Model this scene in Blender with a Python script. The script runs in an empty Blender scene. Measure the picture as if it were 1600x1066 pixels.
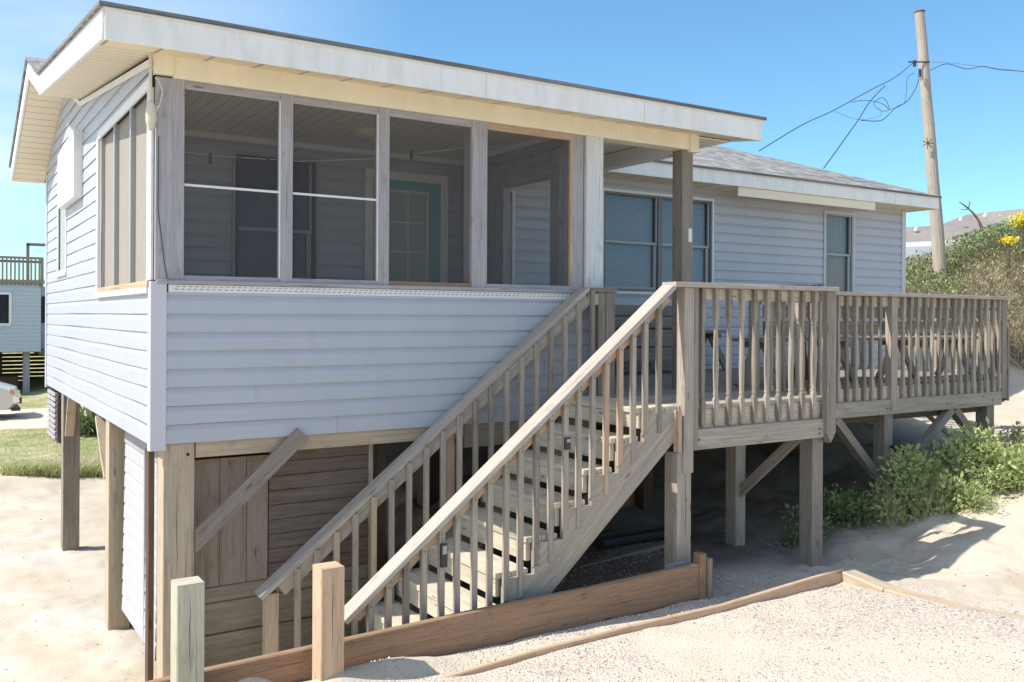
import bpy, math, random
import numpy as np
from mathutils import Vector, Matrix
R = math.radians
random.seed(7); rng = np.random.default_rng(11)
sc = bpy.context.scene
# ---------------------------------------------------------------- camera
CAM = Vector((-1.28, -6.5, 2.39)); YAW = math.atan2(914, 1430); ROLL = .005
fwd = Vector((math.sin(YAW), math.cos(YAW), 0)); rt0 = Vector((math.cos(YAW), -math.sin(YAW), 0)); up0 = Vector((0, 0, 1))
rt = rt0*math.cos(ROLL) + up0*math.sin(ROLL); upv = up0*math.cos(ROLL) - rt0*math.sin(ROLL)
cd = bpy.data.cameras.new("camera"); cam = bpy.data.objects.new("camera", cd); sc.collection.objects.link(cam)
m = Matrix((rt, upv, -fwd)).transposed().to_4x4(); m.translation = CAM; cam.matrix_world = m
cd.sensor_width = 36; cd.lens = 36*1430/1600; cd.shift_y = -37.4/1600; cd.clip_end = 2000; cd.clip_start = .05
sc.camera = cam
# ---------------------------------------------------------------- light
SUN = Vector((-1, .29, 1.25)).normalized()
sd = bpy.data.lights.new("sun", 'SUN'); sd.energy = 5.0; sd.angle = R(.53); sd.color = (1, .955, .88)
so = bpy.data.objects.new("sun", sd); sc.collection.objects.link(so); so.rotation_euler = SUN.to_track_quat('Z', 'Y').to_euler()
w = bpy.data.worlds.new("World"); sc.world = w; w.use_nodes = True
nt = w.node_tree; nt.nodes.clear()
sky = nt.nodes.new('ShaderNodeTexSky'); sky.sky_type = 'NISHITA'; sky.sun_disc = False
sky.sun_elevation = math.asin(SUN.z); sky.sun_rotation = math.atan2(SUN.x, SUN.y)
sky.air_density = 1.0; sky.dust_density = .6; sky.ozone_density = 2.2; sky.altitude = 0
bg = nt.nodes.new('ShaderNodeBackground'); bg.inputs[1].default_value = .132
wo = nt.nodes.new('ShaderNodeOutputWorld')
tc = nt.nodes.new('ShaderNodeTexCoord'); mp = nt.nodes.new('ShaderNodeMapping'); mp.inputs['Scale'].default_value = (1.2, 2.2, 7); mp.inputs['Location'].default_value = (.3, .1, .55)
cn = nt.nodes.new('ShaderNodeTexNoise'); cn.inputs['Scale'].default_value = 1.1; cn.inputs['Detail'].default_value = 8; cn.inputs['Roughness'].default_value = .55
cr = nt.nodes.new('ShaderNodeMapRange'); cr.inputs[1].default_value = .34; cr.inputs[2].default_value = .62; cr.inputs[3].default_value = 0; cr.inputs[4].default_value = .75
sx = nt.nodes.new('ShaderNodeSeparateXYZ'); lm = nt.nodes.new('ShaderNodeMapRange')   # clouds only towards the west
lm.inputs[1].default_value = .42; lm.inputs[2].default_value = -.1; lm.inputs[3].default_value = 0; lm.inputs[4].default_value = 1
mu = nt.nodes.new('ShaderNodeMath'); mu.operation = 'MULTIPLY'
mx = nt.nodes.new('ShaderNodeMix'); mx.data_type = 'RGBA'; mx.inputs[7].default_value = (7.2, 7.6, 8.2, 1)
L = nt.links.new
L(tc.outputs['Generated'], mp.inputs[0]); L(mp.outputs[0], cn.inputs['Vector']); L(cn.outputs[0], cr.inputs[0])
L(tc.outputs['Generated'], sx.inputs[0]); L(sx.outputs[0], lm.inputs[0]); L(cr.outputs[0], mu.inputs[0]); L(lm.outputs[0], mu.inputs[1])
L(sky.outputs[0], mx.inputs[6]); L(mu.outputs[0], mx.inputs[0])
tn = nt.nodes.new('ShaderNodeMix'); tn.data_type = 'RGBA'; tn.blend_type = 'MULTIPLY'; tn.inputs[0].default_value = 1; tn.inputs[7].default_value = (.80, 1.16, 1.27, 1)
L(sky.outputs[0], tn.inputs[6]); L(tn.outputs[2], mx.inputs[6]); L(mx.outputs[2], bg.inputs[0]); L(bg.outputs[0], wo.inputs[0])
sc.view_settings.view_transform = 'Standard'; sc.view_settings.look = 'None'; sc.view_settings.gamma = 1
sc.view_settings.exposure = .30; sc.view_settings.use_curve_mapping = False
sc.cycles.max_bounces = 10; sc.cycles.transparent_max_bounces = 24; sc.cycles.diffuse_bounces = 5

# ================================================================ materials
def newmat(name):
    m = bpy.data.materials.new(name); m.use_nodes = True
    n = m.node_tree; b = n.nodes['Principled BSDF']; return m, n, b
def N(n, t, **k):
    o = n.nodes.new(t)
    for a, v in k.items(): setattr(o, a, v)
    return o
def ramp(n, src, stops):
    r = N(n, 'ShaderNodeValToRGB'); cr = r.color_ramp
    while len(cr.elements) < len(stops): cr.elements.new(.5)
    for e, (p, c) in zip(cr.elements, stops): e.position = p; e.color = (*c, 1) if len(c) == 3 else c
    n.links.new(src, r.inputs[0]); return r.outputs[0]
def noise(n, vec, scale, detail=5, rough=.6, dist=0):
    o = N(n, 'ShaderNodeTexNoise'); o.inputs['Scale'].default_value = scale; o.inputs['Detail'].default_value = detail
    o.inputs['Roughness'].default_value = rough; o.inputs['Distortion'].default_value = dist
    n.links.new(vec, o.inputs['Vector']); return o.outputs[0]
def mapped(n, out, scale=(1, 1, 1), loc=(0, 0, 0)):
    o = N(n, 'ShaderNodeMapping'); o.inputs['Scale'].default_value = scale; o.inputs['Location'].default_value = loc
    n.links.new(out, o.inputs[0]); return o.outputs[0]
def mix(n, fac, a, b, mode='MIX'):
    o = N(n, 'ShaderNodeMix', data_type='RGBA', blend_type=mode)
    for i, v in ((0, fac), (6, a), (7, b)):
        if hasattr(v, 'is_output'): n.links.new(v, o.inputs[i])
        elif i == 0: o.inputs[i].default_value = v
        else: o.inputs[i].default_value = (*v, 1)
    return o.outputs[2]
def math_(n, op, a, b=0., clamp=False):
    o = N(n, 'ShaderNodeMath', operation=op, use_clamp=clamp)
    for i, v in enumerate((a, b)):
        if hasattr(v, 'is_output'): n.links.new(v, o.inputs[i])
        else: o.inputs[i].default_value = v
    return o.outputs[0]
def bump(n, b, h, strength=.3, dist=.01):
    o = N(n, 'ShaderNodeBump'); o.inputs['Strength'].default_value = strength; o.inputs['Distance'].default_value = dist
    n.links.new(h, o.inputs['Height']); n.links.new(o.outputs[0], b.inputs['Normal'])

def wood(name, dark, light, green=0., warm=None, rough=.85, grain=1.):
    m, n, b = newmat(name)
    uv = N(n, 'ShaderNodeUVMap').outputs[0]
    fine = noise(n, mapped(n, uv, (3, 130, 1)), 1, 6, .7, .4)
    rings = noise(n, mapped(n, uv, (1.1, 22, 1)), 1, 3, .5, 1.6)
    big = noise(n, mapped(n, uv, (.9, 1.5, 1)), 1.3, 3)
    blot = noise(n, mapped(n, uv, (4, 9, 1)), 1.5, 5, .65)
    v = math_(n, 'ADD', math_(n, 'MULTIPLY', fine, .5*grain), math_(n, 'MULTIPLY', rings, .5))
    col = ramp(n, v, [(.3, dark), (.62, light)])
    col = mix(n, math_(n, 'MULTIPLY', math_(n, 'SUBTRACT', big, .35, True), 1.6, True), col, mix(n, .45, col, warm or [c*1.15 for c in light]))
    wr = ramp(n, rings, [(.47, (1, 1, 1)), (.5, (.72, .68, .64)), (.53, (1, 1, 1))]); col = mix(n, min(1, .35*grain**2), col, wr, 'MULTIPLY')
    st = ramp(n, blot, [(.28, (.62, .6, .58)), (.45, (1, 1, 1))]); col = mix(n, .7, col, st, 'MULTIPLY')
    ck = ramp(n, noise(n, mapped(n, uv, (1.2, 60, 1), (5, 3, 0)), 1, 2, .4), [(.66, (1, 1, 1)), (.7, (.3, .27, .25))]); col = mix(n, .5, col, ck, 'MULTIPLY')
    kn = N(n, 'ShaderNodeTexVoronoi', feature='F1'); kn.inputs['Scale'].default_value = 1; n.links.new(mapped(n, uv, (2.1, 9, 1)), kn.inputs['Vector'])
    col = mix(n, .75, col, ramp(n, kn.outputs['Distance'], [(.05, (.38, .27, .2)), (.11, (1, 1, 1))]), 'MULTIPLY')
    if green: 
        gm = ramp(n, noise(n, mapped(n, uv, (2, 4, 1), (9, 2, 0)), 1.2, 4), [(.4, (0, 0, 0)), (.68, (1, 1, 1))])
        gm2 = math_(n, 'MULTIPLY', gm, green); col = mix(n, gm2, col, (.17, .19, .09))
    n.links.new(col, b.inputs['Base Color']); b.inputs['Roughness'].default_value = rough; b.inputs['Specular IOR Level'].default_value = .25
    bump(n, b, v, .55, .004); return m
def paint(name, col, rough=.5, var=.12, dirt=0., sc_=3., bmp=.05, tint=(.55, .5, .38)):
    m, n, b = newmat(name); g = N(n, 'ShaderNodeTexCoord').outputs['Object']
    a = noise(n, g, sc_, 6, .6); d = noise(n, mapped(n, g, (1, 1, .25)), sc_*2.7, 6, .7)
    c = mix(n, var, col, ramp(n, a, [(.3, [x*.6 for x in col]), (.7, [min(1, x*1.2) for x in col])]))
    if dirt: c = mix(n, math_(n, 'MULTIPLY', ramp(n, d, [(.45, (0, 0, 0)), (.75, (1, 1, 1))]), dirt), c, [x*t for x, t in zip(col, tint)])
    n.links.new(c, b.inputs['Base Color']); b.inputs['Roughness'].default_value = rough
    bump(n, b, d, bmp, .003); return m
M = {}
M['wood'] = wood('weathered_wood', (.165, .138, .112), (.34, .292, .242), .0, (.34, .30, .255))
M['wood_rail'] = wood('sun_bleached_wood', (.23, .195, .155), (.47, .405, .335), .0, (.44, .39, .33))
M['wood_pink'] = wood('pinkish_wood', (.38, .25, .165), (.58, .43, .31), .0, (.5, .38, .3))
M['wood_new'] = wood('newer_pine', (.36, .27, .18), (.56, .45, .33), .08, (.56, .48, .36))
M['wood_cap'] = wood('sunlit_tone_cap_rail', (.29, .25, .215), (.52, .46, .40), 0, (.46, .41, .365))  # cap rails lightened in colour to stand for sunlight on top
M['wood_tread'] = wood('tread_wood', (.44, .38, .29), (.70, .62, .50), .14, (.5, .45, .38))
M['wood_green'] = wood('algae_wood', (.22, .18, .13), (.40, .34, .26), .28)
M['wood_brown'] = wood('brown_beam', (.14, .08, .048), (.34, .215, .135), 0, (.36, .235, .15), grain=1.5)
M['wood_border'] = wood('border_wood', (.40, .25, .15), (.62, .44, .29), 0, (.55, .42, .32))
M['wood_pale'] = wood('pale_post_wood', (.36, .325, .245), (.57, .525, .405), .15)
M['wood_grey'] = wood('grey_painted_wood', (.29, .27, .285), (.45, .43, .45), 0, (.40, .35, .33))
M['wood_white'] = wood('flaking_white_wood', (.60, .60, .59), (.78, .78, .78), 0, (.7, .69, .66), grain=.6)
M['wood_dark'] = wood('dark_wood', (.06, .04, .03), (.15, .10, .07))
M['cladding'] = wood('painted_cladding', (.42, .41, .43), (.55, .54, .57), 0, (.5, .48, .48), grain=.6)
M['ply'] = wood('plywood', (.22, .165, .12), (.36, .285, .22), 0, (.30, .25, .22), grain=1.4)
M['plank_shade'] = wood('shade_toned_shed_planks', (.12, .088, .066), (.24, .185, .145), 0, (.20, .165, .14))  # planks darkened in colour to stand for shade beside the plywood
M['pole'] = wood('pole_wood', (.30, .25, .20), (.50, .44, .37), 0, (.44, .39, .34))
M['siding'] = paint('vinyl_siding', (.455, .468, .515), .42, .06, .14, 1.3)
M['siding_left'] = M['siding']
M['trimblue'] = paint('corner_trim_vinyl', (.58, .57, .61), .4, .05, .08)
M['creamboard'] = paint('cream_board', (.82, .72, .55), .6, .05)
M['white'] = paint('white_paint', (.76, .76, .75), .45, .08, .12, 3)
M['fascia'] = paint('fascia_aluminium', (.84, .81, .77), .4, .08, .38, 2.6)
M['yellow'] = paint('yellowed_paint', (.86, .79, .62), .5, .15, .25, 3, tint=(.7, .58, .4))
M['bluegrey'] = paint('neighbour_paint', (.46, .52, .58), .6)
M['bronze'] = paint('bronze_frame', (.16, .15, .15), .4)
M['alu'] = paint('aluminium_frame', (.34, .34, .36), .35)
M['teal'] = paint('teal_door_paint', (.11, .38, .38), .4)
M['dark'] = paint('dark_void', (.03, .03, .035), .8)
M['black'] = paint('black_plastic', (.03, .03, .032), .35)
M['steel'] = paint('galvanised', (.35, .36, .38), .4)
M['cable'] = paint('cable_rubber', (.05, .05, .055), .6)
M['cord'] = paint('white_cord', (.7, .68, .62), .6)
M['rust'] = paint('rusty_iron', (.13, .06, .035), .8)
M['cream'] = paint('cream_plastic', (.66, .62, .50), .45, .1, .3)
M['concrete'] = paint('concrete', (.52, .46, .38), .9, .2, .3)
def soffit_mat(name, axis, step, col):
    m, n, b = newmat(name); g = N(n, 'ShaderNodeTexCoord').outputs['Object']
    s = N(n, 'ShaderNodeSeparateXYZ'); n.links.new(g, s.inputs[0])
    f = math_(n, 'FRACT', math_(n, 'DIVIDE', s.outputs[axis], step))
    line = ramp(n, f, [(.0, (.3, .3, .3)), (.04, (1, 1, 1)), (.93, (1, 1, 1)), (1, (.3, .3, .3))])
    n.links.new(mix(n, 1, mix(n, .1, col, ramp(n, noise(n, g, 2), [(.3, (.4, .35, .25)), (.7, (1, 1, 1))])), line, 'MULTIPLY'), b.inputs['Base Color'])
    bump(n, b, line, .5, .008); b.inputs['Roughness'].default_value = .55; return m
M['soffit_x'] = soffit_mat('soffit_panels_front', 0, .33, (.78, .68, .46))
M['soffit_y'] = soffit_mat('soffit_panels_side', 1, .13, (.74, .66, .50))
M['ceiling'] = soffit_mat('beadboard_ceiling', 0, .11, (.88, .82, .70))
def shingle():
    m, n, b = newmat('asphalt_shingles'); uv = N(n, 'ShaderNodeUVMap').outputs[0]
    t = N(n, 'ShaderNodeTexBrick'); t.inputs['Scale'].default_value = 1; t.inputs['Brick Width'].default_value = .18; t.inputs['Row Height'].default_value = .125
    t.inputs['Mortar Size'].default_value = .006; t.inputs['Color1'].default_value = (.10, .095, .09, 1); t.inputs['Color2'].default_value = (.46, .44, .42, 1); t.inputs['Mortar'].default_value = (.08, .075, .075, 1)
    t.offset = .37; n.links.new(uv, t.inputs['Vector'])
    g = noise(n, mapped(n, uv, (9, 22, 1)), 1, 4, .8); g2 = noise(n, mapped(n, uv, (1, 1, 1)), 220, 2)
    c = mix(n, .45, t.outputs[0], ramp(n, g, [(.38, (.12, .11, .105)), (.6, (.50, .48, .45))])); c = mix(n, .35, c, ramp(n, g2, [(.3, (.3, .3, .3)), (.7, (1, 1, 1))]), 'MULTIPLY')
    n.links.new(c, b.inputs['Base Color']); b.inputs['Roughness'].default_value = .95
    bump(n, b, math_(n, 'ADD', t.outputs[1], g), .6, .01); return m
M['shingle'] = shingle()
def screen(name, op, col):
    m, n, b = newmat(name); g = N(n, 'ShaderNodeTexCoord').outputs['Object']
    a = noise(n, g, 4, 6, .7); b.inputs['Base Color'].default_value = (*col, 1); b.inputs['Roughness'].default_value = .9; b.inputs['Specular IOR Level'].default_value = .1
    fac = math_(n, 'ADD', math_(n, 'MULTIPLY', a, .12), op-.06)
    tr = N(n, 'ShaderNodeBsdfTransparent'); mxs = N(n, 'ShaderNodeMixShader')
    n.links.new(fac, mxs.inputs[0]); n.links.new(tr.outputs[0], mxs.inputs[1]); n.links.new(b.outputs[0], mxs.inputs[2])
    n.links.new(mxs.outputs[0], n.nodes['Material Output'].inputs[0]); return m
M['screen'] = screen('insect_screen', .40, (.10, .10, .105))
M['screen_side'] = screen('sunlit_tone_insect_screen', .74, (.44, .40, .35))  # side mesh made paler and denser to stand for its sunlit look
def glass(name, col=(.12, .17, .22), tr=.55):
    m, n, b = newmat(name)
    gl = N(n, 'ShaderNodeBsdfGlossy'); gl.inputs['Roughness'].default_value = .03; gl.inputs['Color'].default_value = (.85, .9, 1, 1)
    t = N(n, 'ShaderNodeBsdfTransparent'); t.inputs['Color'].default_value = (tr, tr*1.02, tr*1.05, 1)
    fr = N(n, 'ShaderNodeFresnel'); fr.inputs['IOR'].default_value = 1.6
    s = N(n, 'ShaderNodeMixShader'); n.links.new(math_(n, 'MULTIPLY', fr.outputs[0], .55), s.inputs[0]); n.links.new(t.outputs[0], s.inputs[1]); n.links.new(gl.outputs[0], s.inputs[2])
    n.links.new(s.outputs[0], n.nodes['Material Output'].inputs[0]); return m
M['glass'] = glass('window_glass', tr=.85); M['glass_dark'] = glass('dusty_glass', tr=.75)
M['blind'] = paint('blind_slats', (.47, .55, .62), .5)
M['blind_grey'] = paint('grey_curtain', (.36, .40, .38), .7)
def leafmat(name, a, b_, rough=.5, sub=.0):
    m, n, b = newmat(name); g = N(n, 'ShaderNodeTexCoord').outputs['Object']
    oi = N(n, 'ShaderNodeNewGeometry').outputs['Random Per Island']
    c = ramp(n, oi, [(0, a), (1, b_)]); c = mix(n, .5, c, ramp(n, noise(n, g, 2.2, 3), [(.35, a), (.65, b_)]))
    n.links.new(c, b.inputs['Base Color']); b.inputs['Roughness'].default_value = rough
    tl = N(n, 'ShaderNodeBsdfTranslucent'); n.links.new(c, tl.inputs[0]); s = N(n, 'ShaderNodeMixShader'); s.inputs[0].default_value = .25
    n.links.new(b.outputs[0], s.inputs[1]); n.links.new(tl.outputs[0], s.inputs[2]); n.links.new(s.outputs[0], n.nodes['Material Output'].inputs[0]); return m
M['leaf'] = leafmat('shrub_leaves', (.25, .32, .09), (.60, .66, .32))
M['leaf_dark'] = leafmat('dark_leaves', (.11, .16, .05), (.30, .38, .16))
M['dry'] = leafmat('dry_stems', (.34, .27, .19), (.78, .68, .50), .8)
M['olive'] = leafmat('olive_leaves', (.22, .24, .09), (.56, .55, .30), .7)
M['goldflower'] = leafmat('yellow_flowers', (.75, .55, .02), (.9, .75, .06))
M['grassb'] = leafmat('lawn_blades', (.28, .32, .10), (.60, .58, .30), .7)
M['brownstem'] = leafmat('brown_twigs', (.10, .07, .05), (.30, .23, .17), .8)
M['stem'] = paint('brown_stems', (.16, .11, .08), .8)
# ---------------------------------------------------------------- ground height
def ss(a, b, x):
    t = np.clip((x-a)/(b-a), 0, 1); return t*t*(3-2*t)
def vnoise(x, y, s, seed=0):
    x = x*s+seed*17.3; y = y*s+seed*7.7
    xi = np.floor(x); yi = np.floor(y); xf = x-xi; yf = y-yi; u = xf*xf*(3-2*xf); v = yf*yf*(3-2*yf)
    def h(a, b): t = np.sin(a*127.1+b*311.7+seed)*43758.5453; return t-np.floor(t)
    return (h(xi, yi)*(1-u)+h(xi+1, yi)*u)*(1-v)+(h(xi, yi+1)*(1-u)+h(xi+1, yi+1)*u)*v
def G(x, y):
    x = np.asarray(x, float); y = np.asarray(y, float)
    lot = .262 + .08*np.clip(-1.42-y, 0, 6) + .035*(1-ss(.7, 1.5, x))
    back = -.25 + .48*ss(1.8, 4.4, x)
    back = back + .75*ss(2.2, 6.5, x)*ss(.3, 3.2, y)*(1-ss(7, 11, y)*.6)
    rise = .62*ss(5.4, 9.2, x) + .045*np.clip(x-9.2, 0, 8)
    dune = 2.75*ss(12.5, 21, x + .22*y)*(1-.47*ss(2.0, 7.5, y)) 
    back = back + rise + dune
    stp = ss(-1.44, -1.40, y)
    edge = ss(4.75, 5.15, x)
    low = lot*(1-edge) + (np.maximum(lot-.05, back-.02))*edge
    h = low*(1-stp) + back*stp
    # blend the step away beyond the end of the retaining board
    k = ss(3.7, 4.1, x); h = h*(1-k) + k*(low*(1-ss(-1.7, -.9, y)) + back*ss(-1.7, -.9, y))
    h = h + .15*np.exp(-((x-.17)/.20)**2-((y+1.66)/.14)**2) + .09*np.exp(-((x-1.0)/.45)**2-((y+1.62)/.12)**2)
    h = h + .10*np.exp(-((x-5.05)/.16)**2-((y+1.75)/.25)**2)
    h = h + .20*np.exp(-((x+.9)/1.9)**2-((y-9.3)/.8)**2) + .05*(vnoise(x, y, 1.2, 21)-.5)*ss(7.5, 9, y)     # soft sand bank by the lawn
    h = h + .020*(vnoise(x, y, 3.1, 1)-.5) + .010*(vnoise(x, y, 9, 2)-.5)
    rough = ss(-1.45, -1.3, y)*ss(1.0, 2.2, x)
    h = h + rough*.07*(vnoise(x, y, 2.1, 3)-.5) + ss(1.6, 2.3, x)*(1-ss(3.6, 4.6, x))*ss(.3, .8, y)*.12*vnoise(x, y, 5, 5)
    dim = np.maximum(ss(4.9, 5.4, x)*(1-ss(13, 15, x)), ss(-1.45, -1.35, y)*(1-ss(.6, 1.4, x))*.5)
    h = h - dim*.12*np.clip(vnoise(x, y, 4.5, 31)-.60, 0, 1) - dim*.035*np.abs(vnoise(x, y, 9, 33)-.5)
    for px_, py_, a_ in ((5.27, -1.12, .035), (3.66, -1.18, .03), (5.18, -.33, .03), (.08, 1.85, .035), (.08, 4.85, .04), (-.12, -1.6, .03), (.63, -1.68, .03)): h = h + a_*np.exp(-((x-px_)**2+(y-py_)**2)/.022)
    sand = ss(5.0, 5.6, x); h = h + sand*.06*(vnoise(x, y, 1.4, 6)-.5) + sand*.03*(vnoise(x, y, 4, 7)-.5)
    return h
Gf = lambda x, y: float(G(x, y))
def ground_mat():
    m, n, b = newmat('sand_and_gravel'); g = N(n, 'ShaderNodeTexCoord').outputs['Object']
    s = N(n, 'ShaderNodeSeparateXYZ'); n.links.new(g, s.inputs[0]); X, Y = s.outputs[0], s.outputs[1]
    def mr(src, a, b_):
        o = N(n, 'ShaderNodeMapRange', interpolation_type='SMOOTHSTEP'); o.inputs[1].default_value = a; o.inputs[2].default_value = b_; n.links.new(src, o.inputs[0]); return o.outputs[0]
    jit = math_(n, 'MULTIPLY', math_(n, 'SUBTRACT', noise(n, g, 1.6, 6, .65), .5), 1.6)
    n1 = noise(n, g, 2.0, 6, .6); n2 = noise(n, g, 45, 4, .7); n3 = noise(n, g, 260, 2, .6)
    sand = ramp(n, n1, [(.3, (.50, .42, .32)), (.7, (.64, .56, .46))]); sand = mix(n, .5, sand, ramp(n, n2, [(.3, (.7, .68, .65)), (.65, (1, 1, 1))]), 'MULTIPLY')
    v = N(n, 'ShaderNodeTexVoronoi', feature='F1'); v.inputs['Scale'].default_value = 62; n.links.new(g, v.inputs['Vector'])
    v2 = N(n, 'ShaderNodeTexVoronoi', feature='F1'); v2.inputs['Scale'].default_value = 130; n.links.new(g, v2.inputs['Vector'])
    st = N(n, 'ShaderNodeSeparateColor'); n.links.new(v.outputs['Color'], st.inputs[0])
    grav = ramp(n, st.outputs[0], [(0, (.38, .35, .33)), (.25, (.55, .48, .42)), (.7, (.65, .565, .485)), (1, (.76, .69, .61))])
    grav = mix(n, .8, grav, ramp(n, v.outputs['Distance'], [(.35, (1, 1, 1)), (.8, (.62, .56, .51))]), 'MULTIPLY')
    patch = ramp(n, math_(n, 'ADD', noise(n, g, .9, 6, .6), math_(n, 'MULTIPLY', n2, .25)), [(.52, (0, 0, 0)), (.72, (1, 1, 1))])
    lotc = mix(n, math_(n, 'MULTIPLY', patch, .75), grav, ramp(n, n1, [(.3, (.60, .50, .39)), (.7, (.70, .60, .49))]))
    grass = mix(n, ramp(n, noise(n, g, 1.1, 6, .6), [(.42, (0, 0, 0)), (.62, (1, 1, 1))]), (.30, .31, .13), (.50, .44, .27)); grass = mix(n, .5, grass, ramp(n, n2, [(.3, (.5, .5, .5)), (.7, (1, 1, 1))]), 'MULTIPLY')
    lawn = math_(n, 'MULTIPLY', mr(math_(n, 'ADD', Y, math_(n, 'MULTIPLY', jit, 2.)), 10.9, 11.9), math_(n, 'SUBTRACT', 1., mr(X, 9, 12)))
    drive = math_(n, 'MULTIPLY', mr(math_(n, 'ADD', Y, math_(n, 'MULTIPLY', jit, .4)), 17.6, 17.9), math_(n, 'SUBTRACT', 1., mr(Y, 22.2, 22.8)))
    lot_m = math_(n, 'MULTIPLY', math_(n, 'SUBTRACT', 1., mr(Y, -1.5, -1.40)), math_(n, 'SUBTRACT', 1., mr(math_(n, 'ADD', X, math_(n, 'MULTIPLY', jit, .12)), 4.84, 5.0)))
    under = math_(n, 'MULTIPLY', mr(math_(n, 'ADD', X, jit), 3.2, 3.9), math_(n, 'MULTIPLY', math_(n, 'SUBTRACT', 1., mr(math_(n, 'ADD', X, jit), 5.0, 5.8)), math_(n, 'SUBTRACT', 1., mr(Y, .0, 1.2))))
    sandy = math_(n, 'MULTIPLY', math_(n, 'SUBTRACT', 1., mr(math_(n, 'ADD', X, jit), .9, 1.8)), mr(Y, -1.85, -1.7))    # drifted sand at the bollards
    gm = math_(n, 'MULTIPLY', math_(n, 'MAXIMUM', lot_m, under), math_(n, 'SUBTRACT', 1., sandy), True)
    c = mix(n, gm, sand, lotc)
    c = mix(n, mr(math_(n, 'ADD', X, jit), 1.9, 2.8), c, mix(n, .0, c, c))
    # trodden earth under porch and deck, darkened in colour to deepen the shade
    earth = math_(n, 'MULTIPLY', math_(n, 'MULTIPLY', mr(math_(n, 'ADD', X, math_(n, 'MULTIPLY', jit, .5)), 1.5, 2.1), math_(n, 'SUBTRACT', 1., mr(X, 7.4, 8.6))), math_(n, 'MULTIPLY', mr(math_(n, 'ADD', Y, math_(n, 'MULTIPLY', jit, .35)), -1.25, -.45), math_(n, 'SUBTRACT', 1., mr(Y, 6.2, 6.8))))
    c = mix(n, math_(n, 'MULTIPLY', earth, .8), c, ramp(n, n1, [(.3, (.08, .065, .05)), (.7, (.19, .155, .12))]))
    # worn concrete pad on the left
    pad = math_(n, 'MULTIPLY', math_(n, 'MULTIPLY', math_(n, 'SUBTRACT', 1., mr(math_(n, 'ADD', X, math_(n, 'MULTIPLY', jit, .5)), .2, .7)), mr(math_(n, 'ADD', Y, math_(n, 'MULTIPLY', jit, .6)), -1.3, -.9)), math_(n, 'SUBTRACT', 1., mr(math_(n, 'ADD', Y, jit), 7.6, 8.3)))
    c = mix(n, math_(n, 'MULTIPLY', pad, ramp(n, noise(n, g, .8, 5, .6), [(.42, (0, 0, 0)), (.56, (.85, .85, .85))])), c, ramp(n, noise(n, g, 7, 6, .7), [(.3, (.50, .475, .45)), (.7, (.62, .56, .49))]))
    c = mix(n, drive, mix(n, lawn, c, grass), (.62, .52, .42))
    n.links.new(c, b.inputs['Base Color']); b.inputs['Roughness'].default_value = .95; b.inputs['Specular IOR Level'].default_value = .15
    hh = math_(n, 'ADD', math_(n, 'MULTIPLY', n2, .5), math_(n, 'MULTIPLY', math_(n, 'MULTIPLY', math_(n, 'SUBTRACT', 1., v.outputs['Distance']), gm), 1.0))
    hh = math_(n, 'ADD', hh, math_(n, 'MULTIPLY', n3, .2))
    bump(n, b, hh, .55, .018); return m
M['ground'] = ground_mat()

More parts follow.
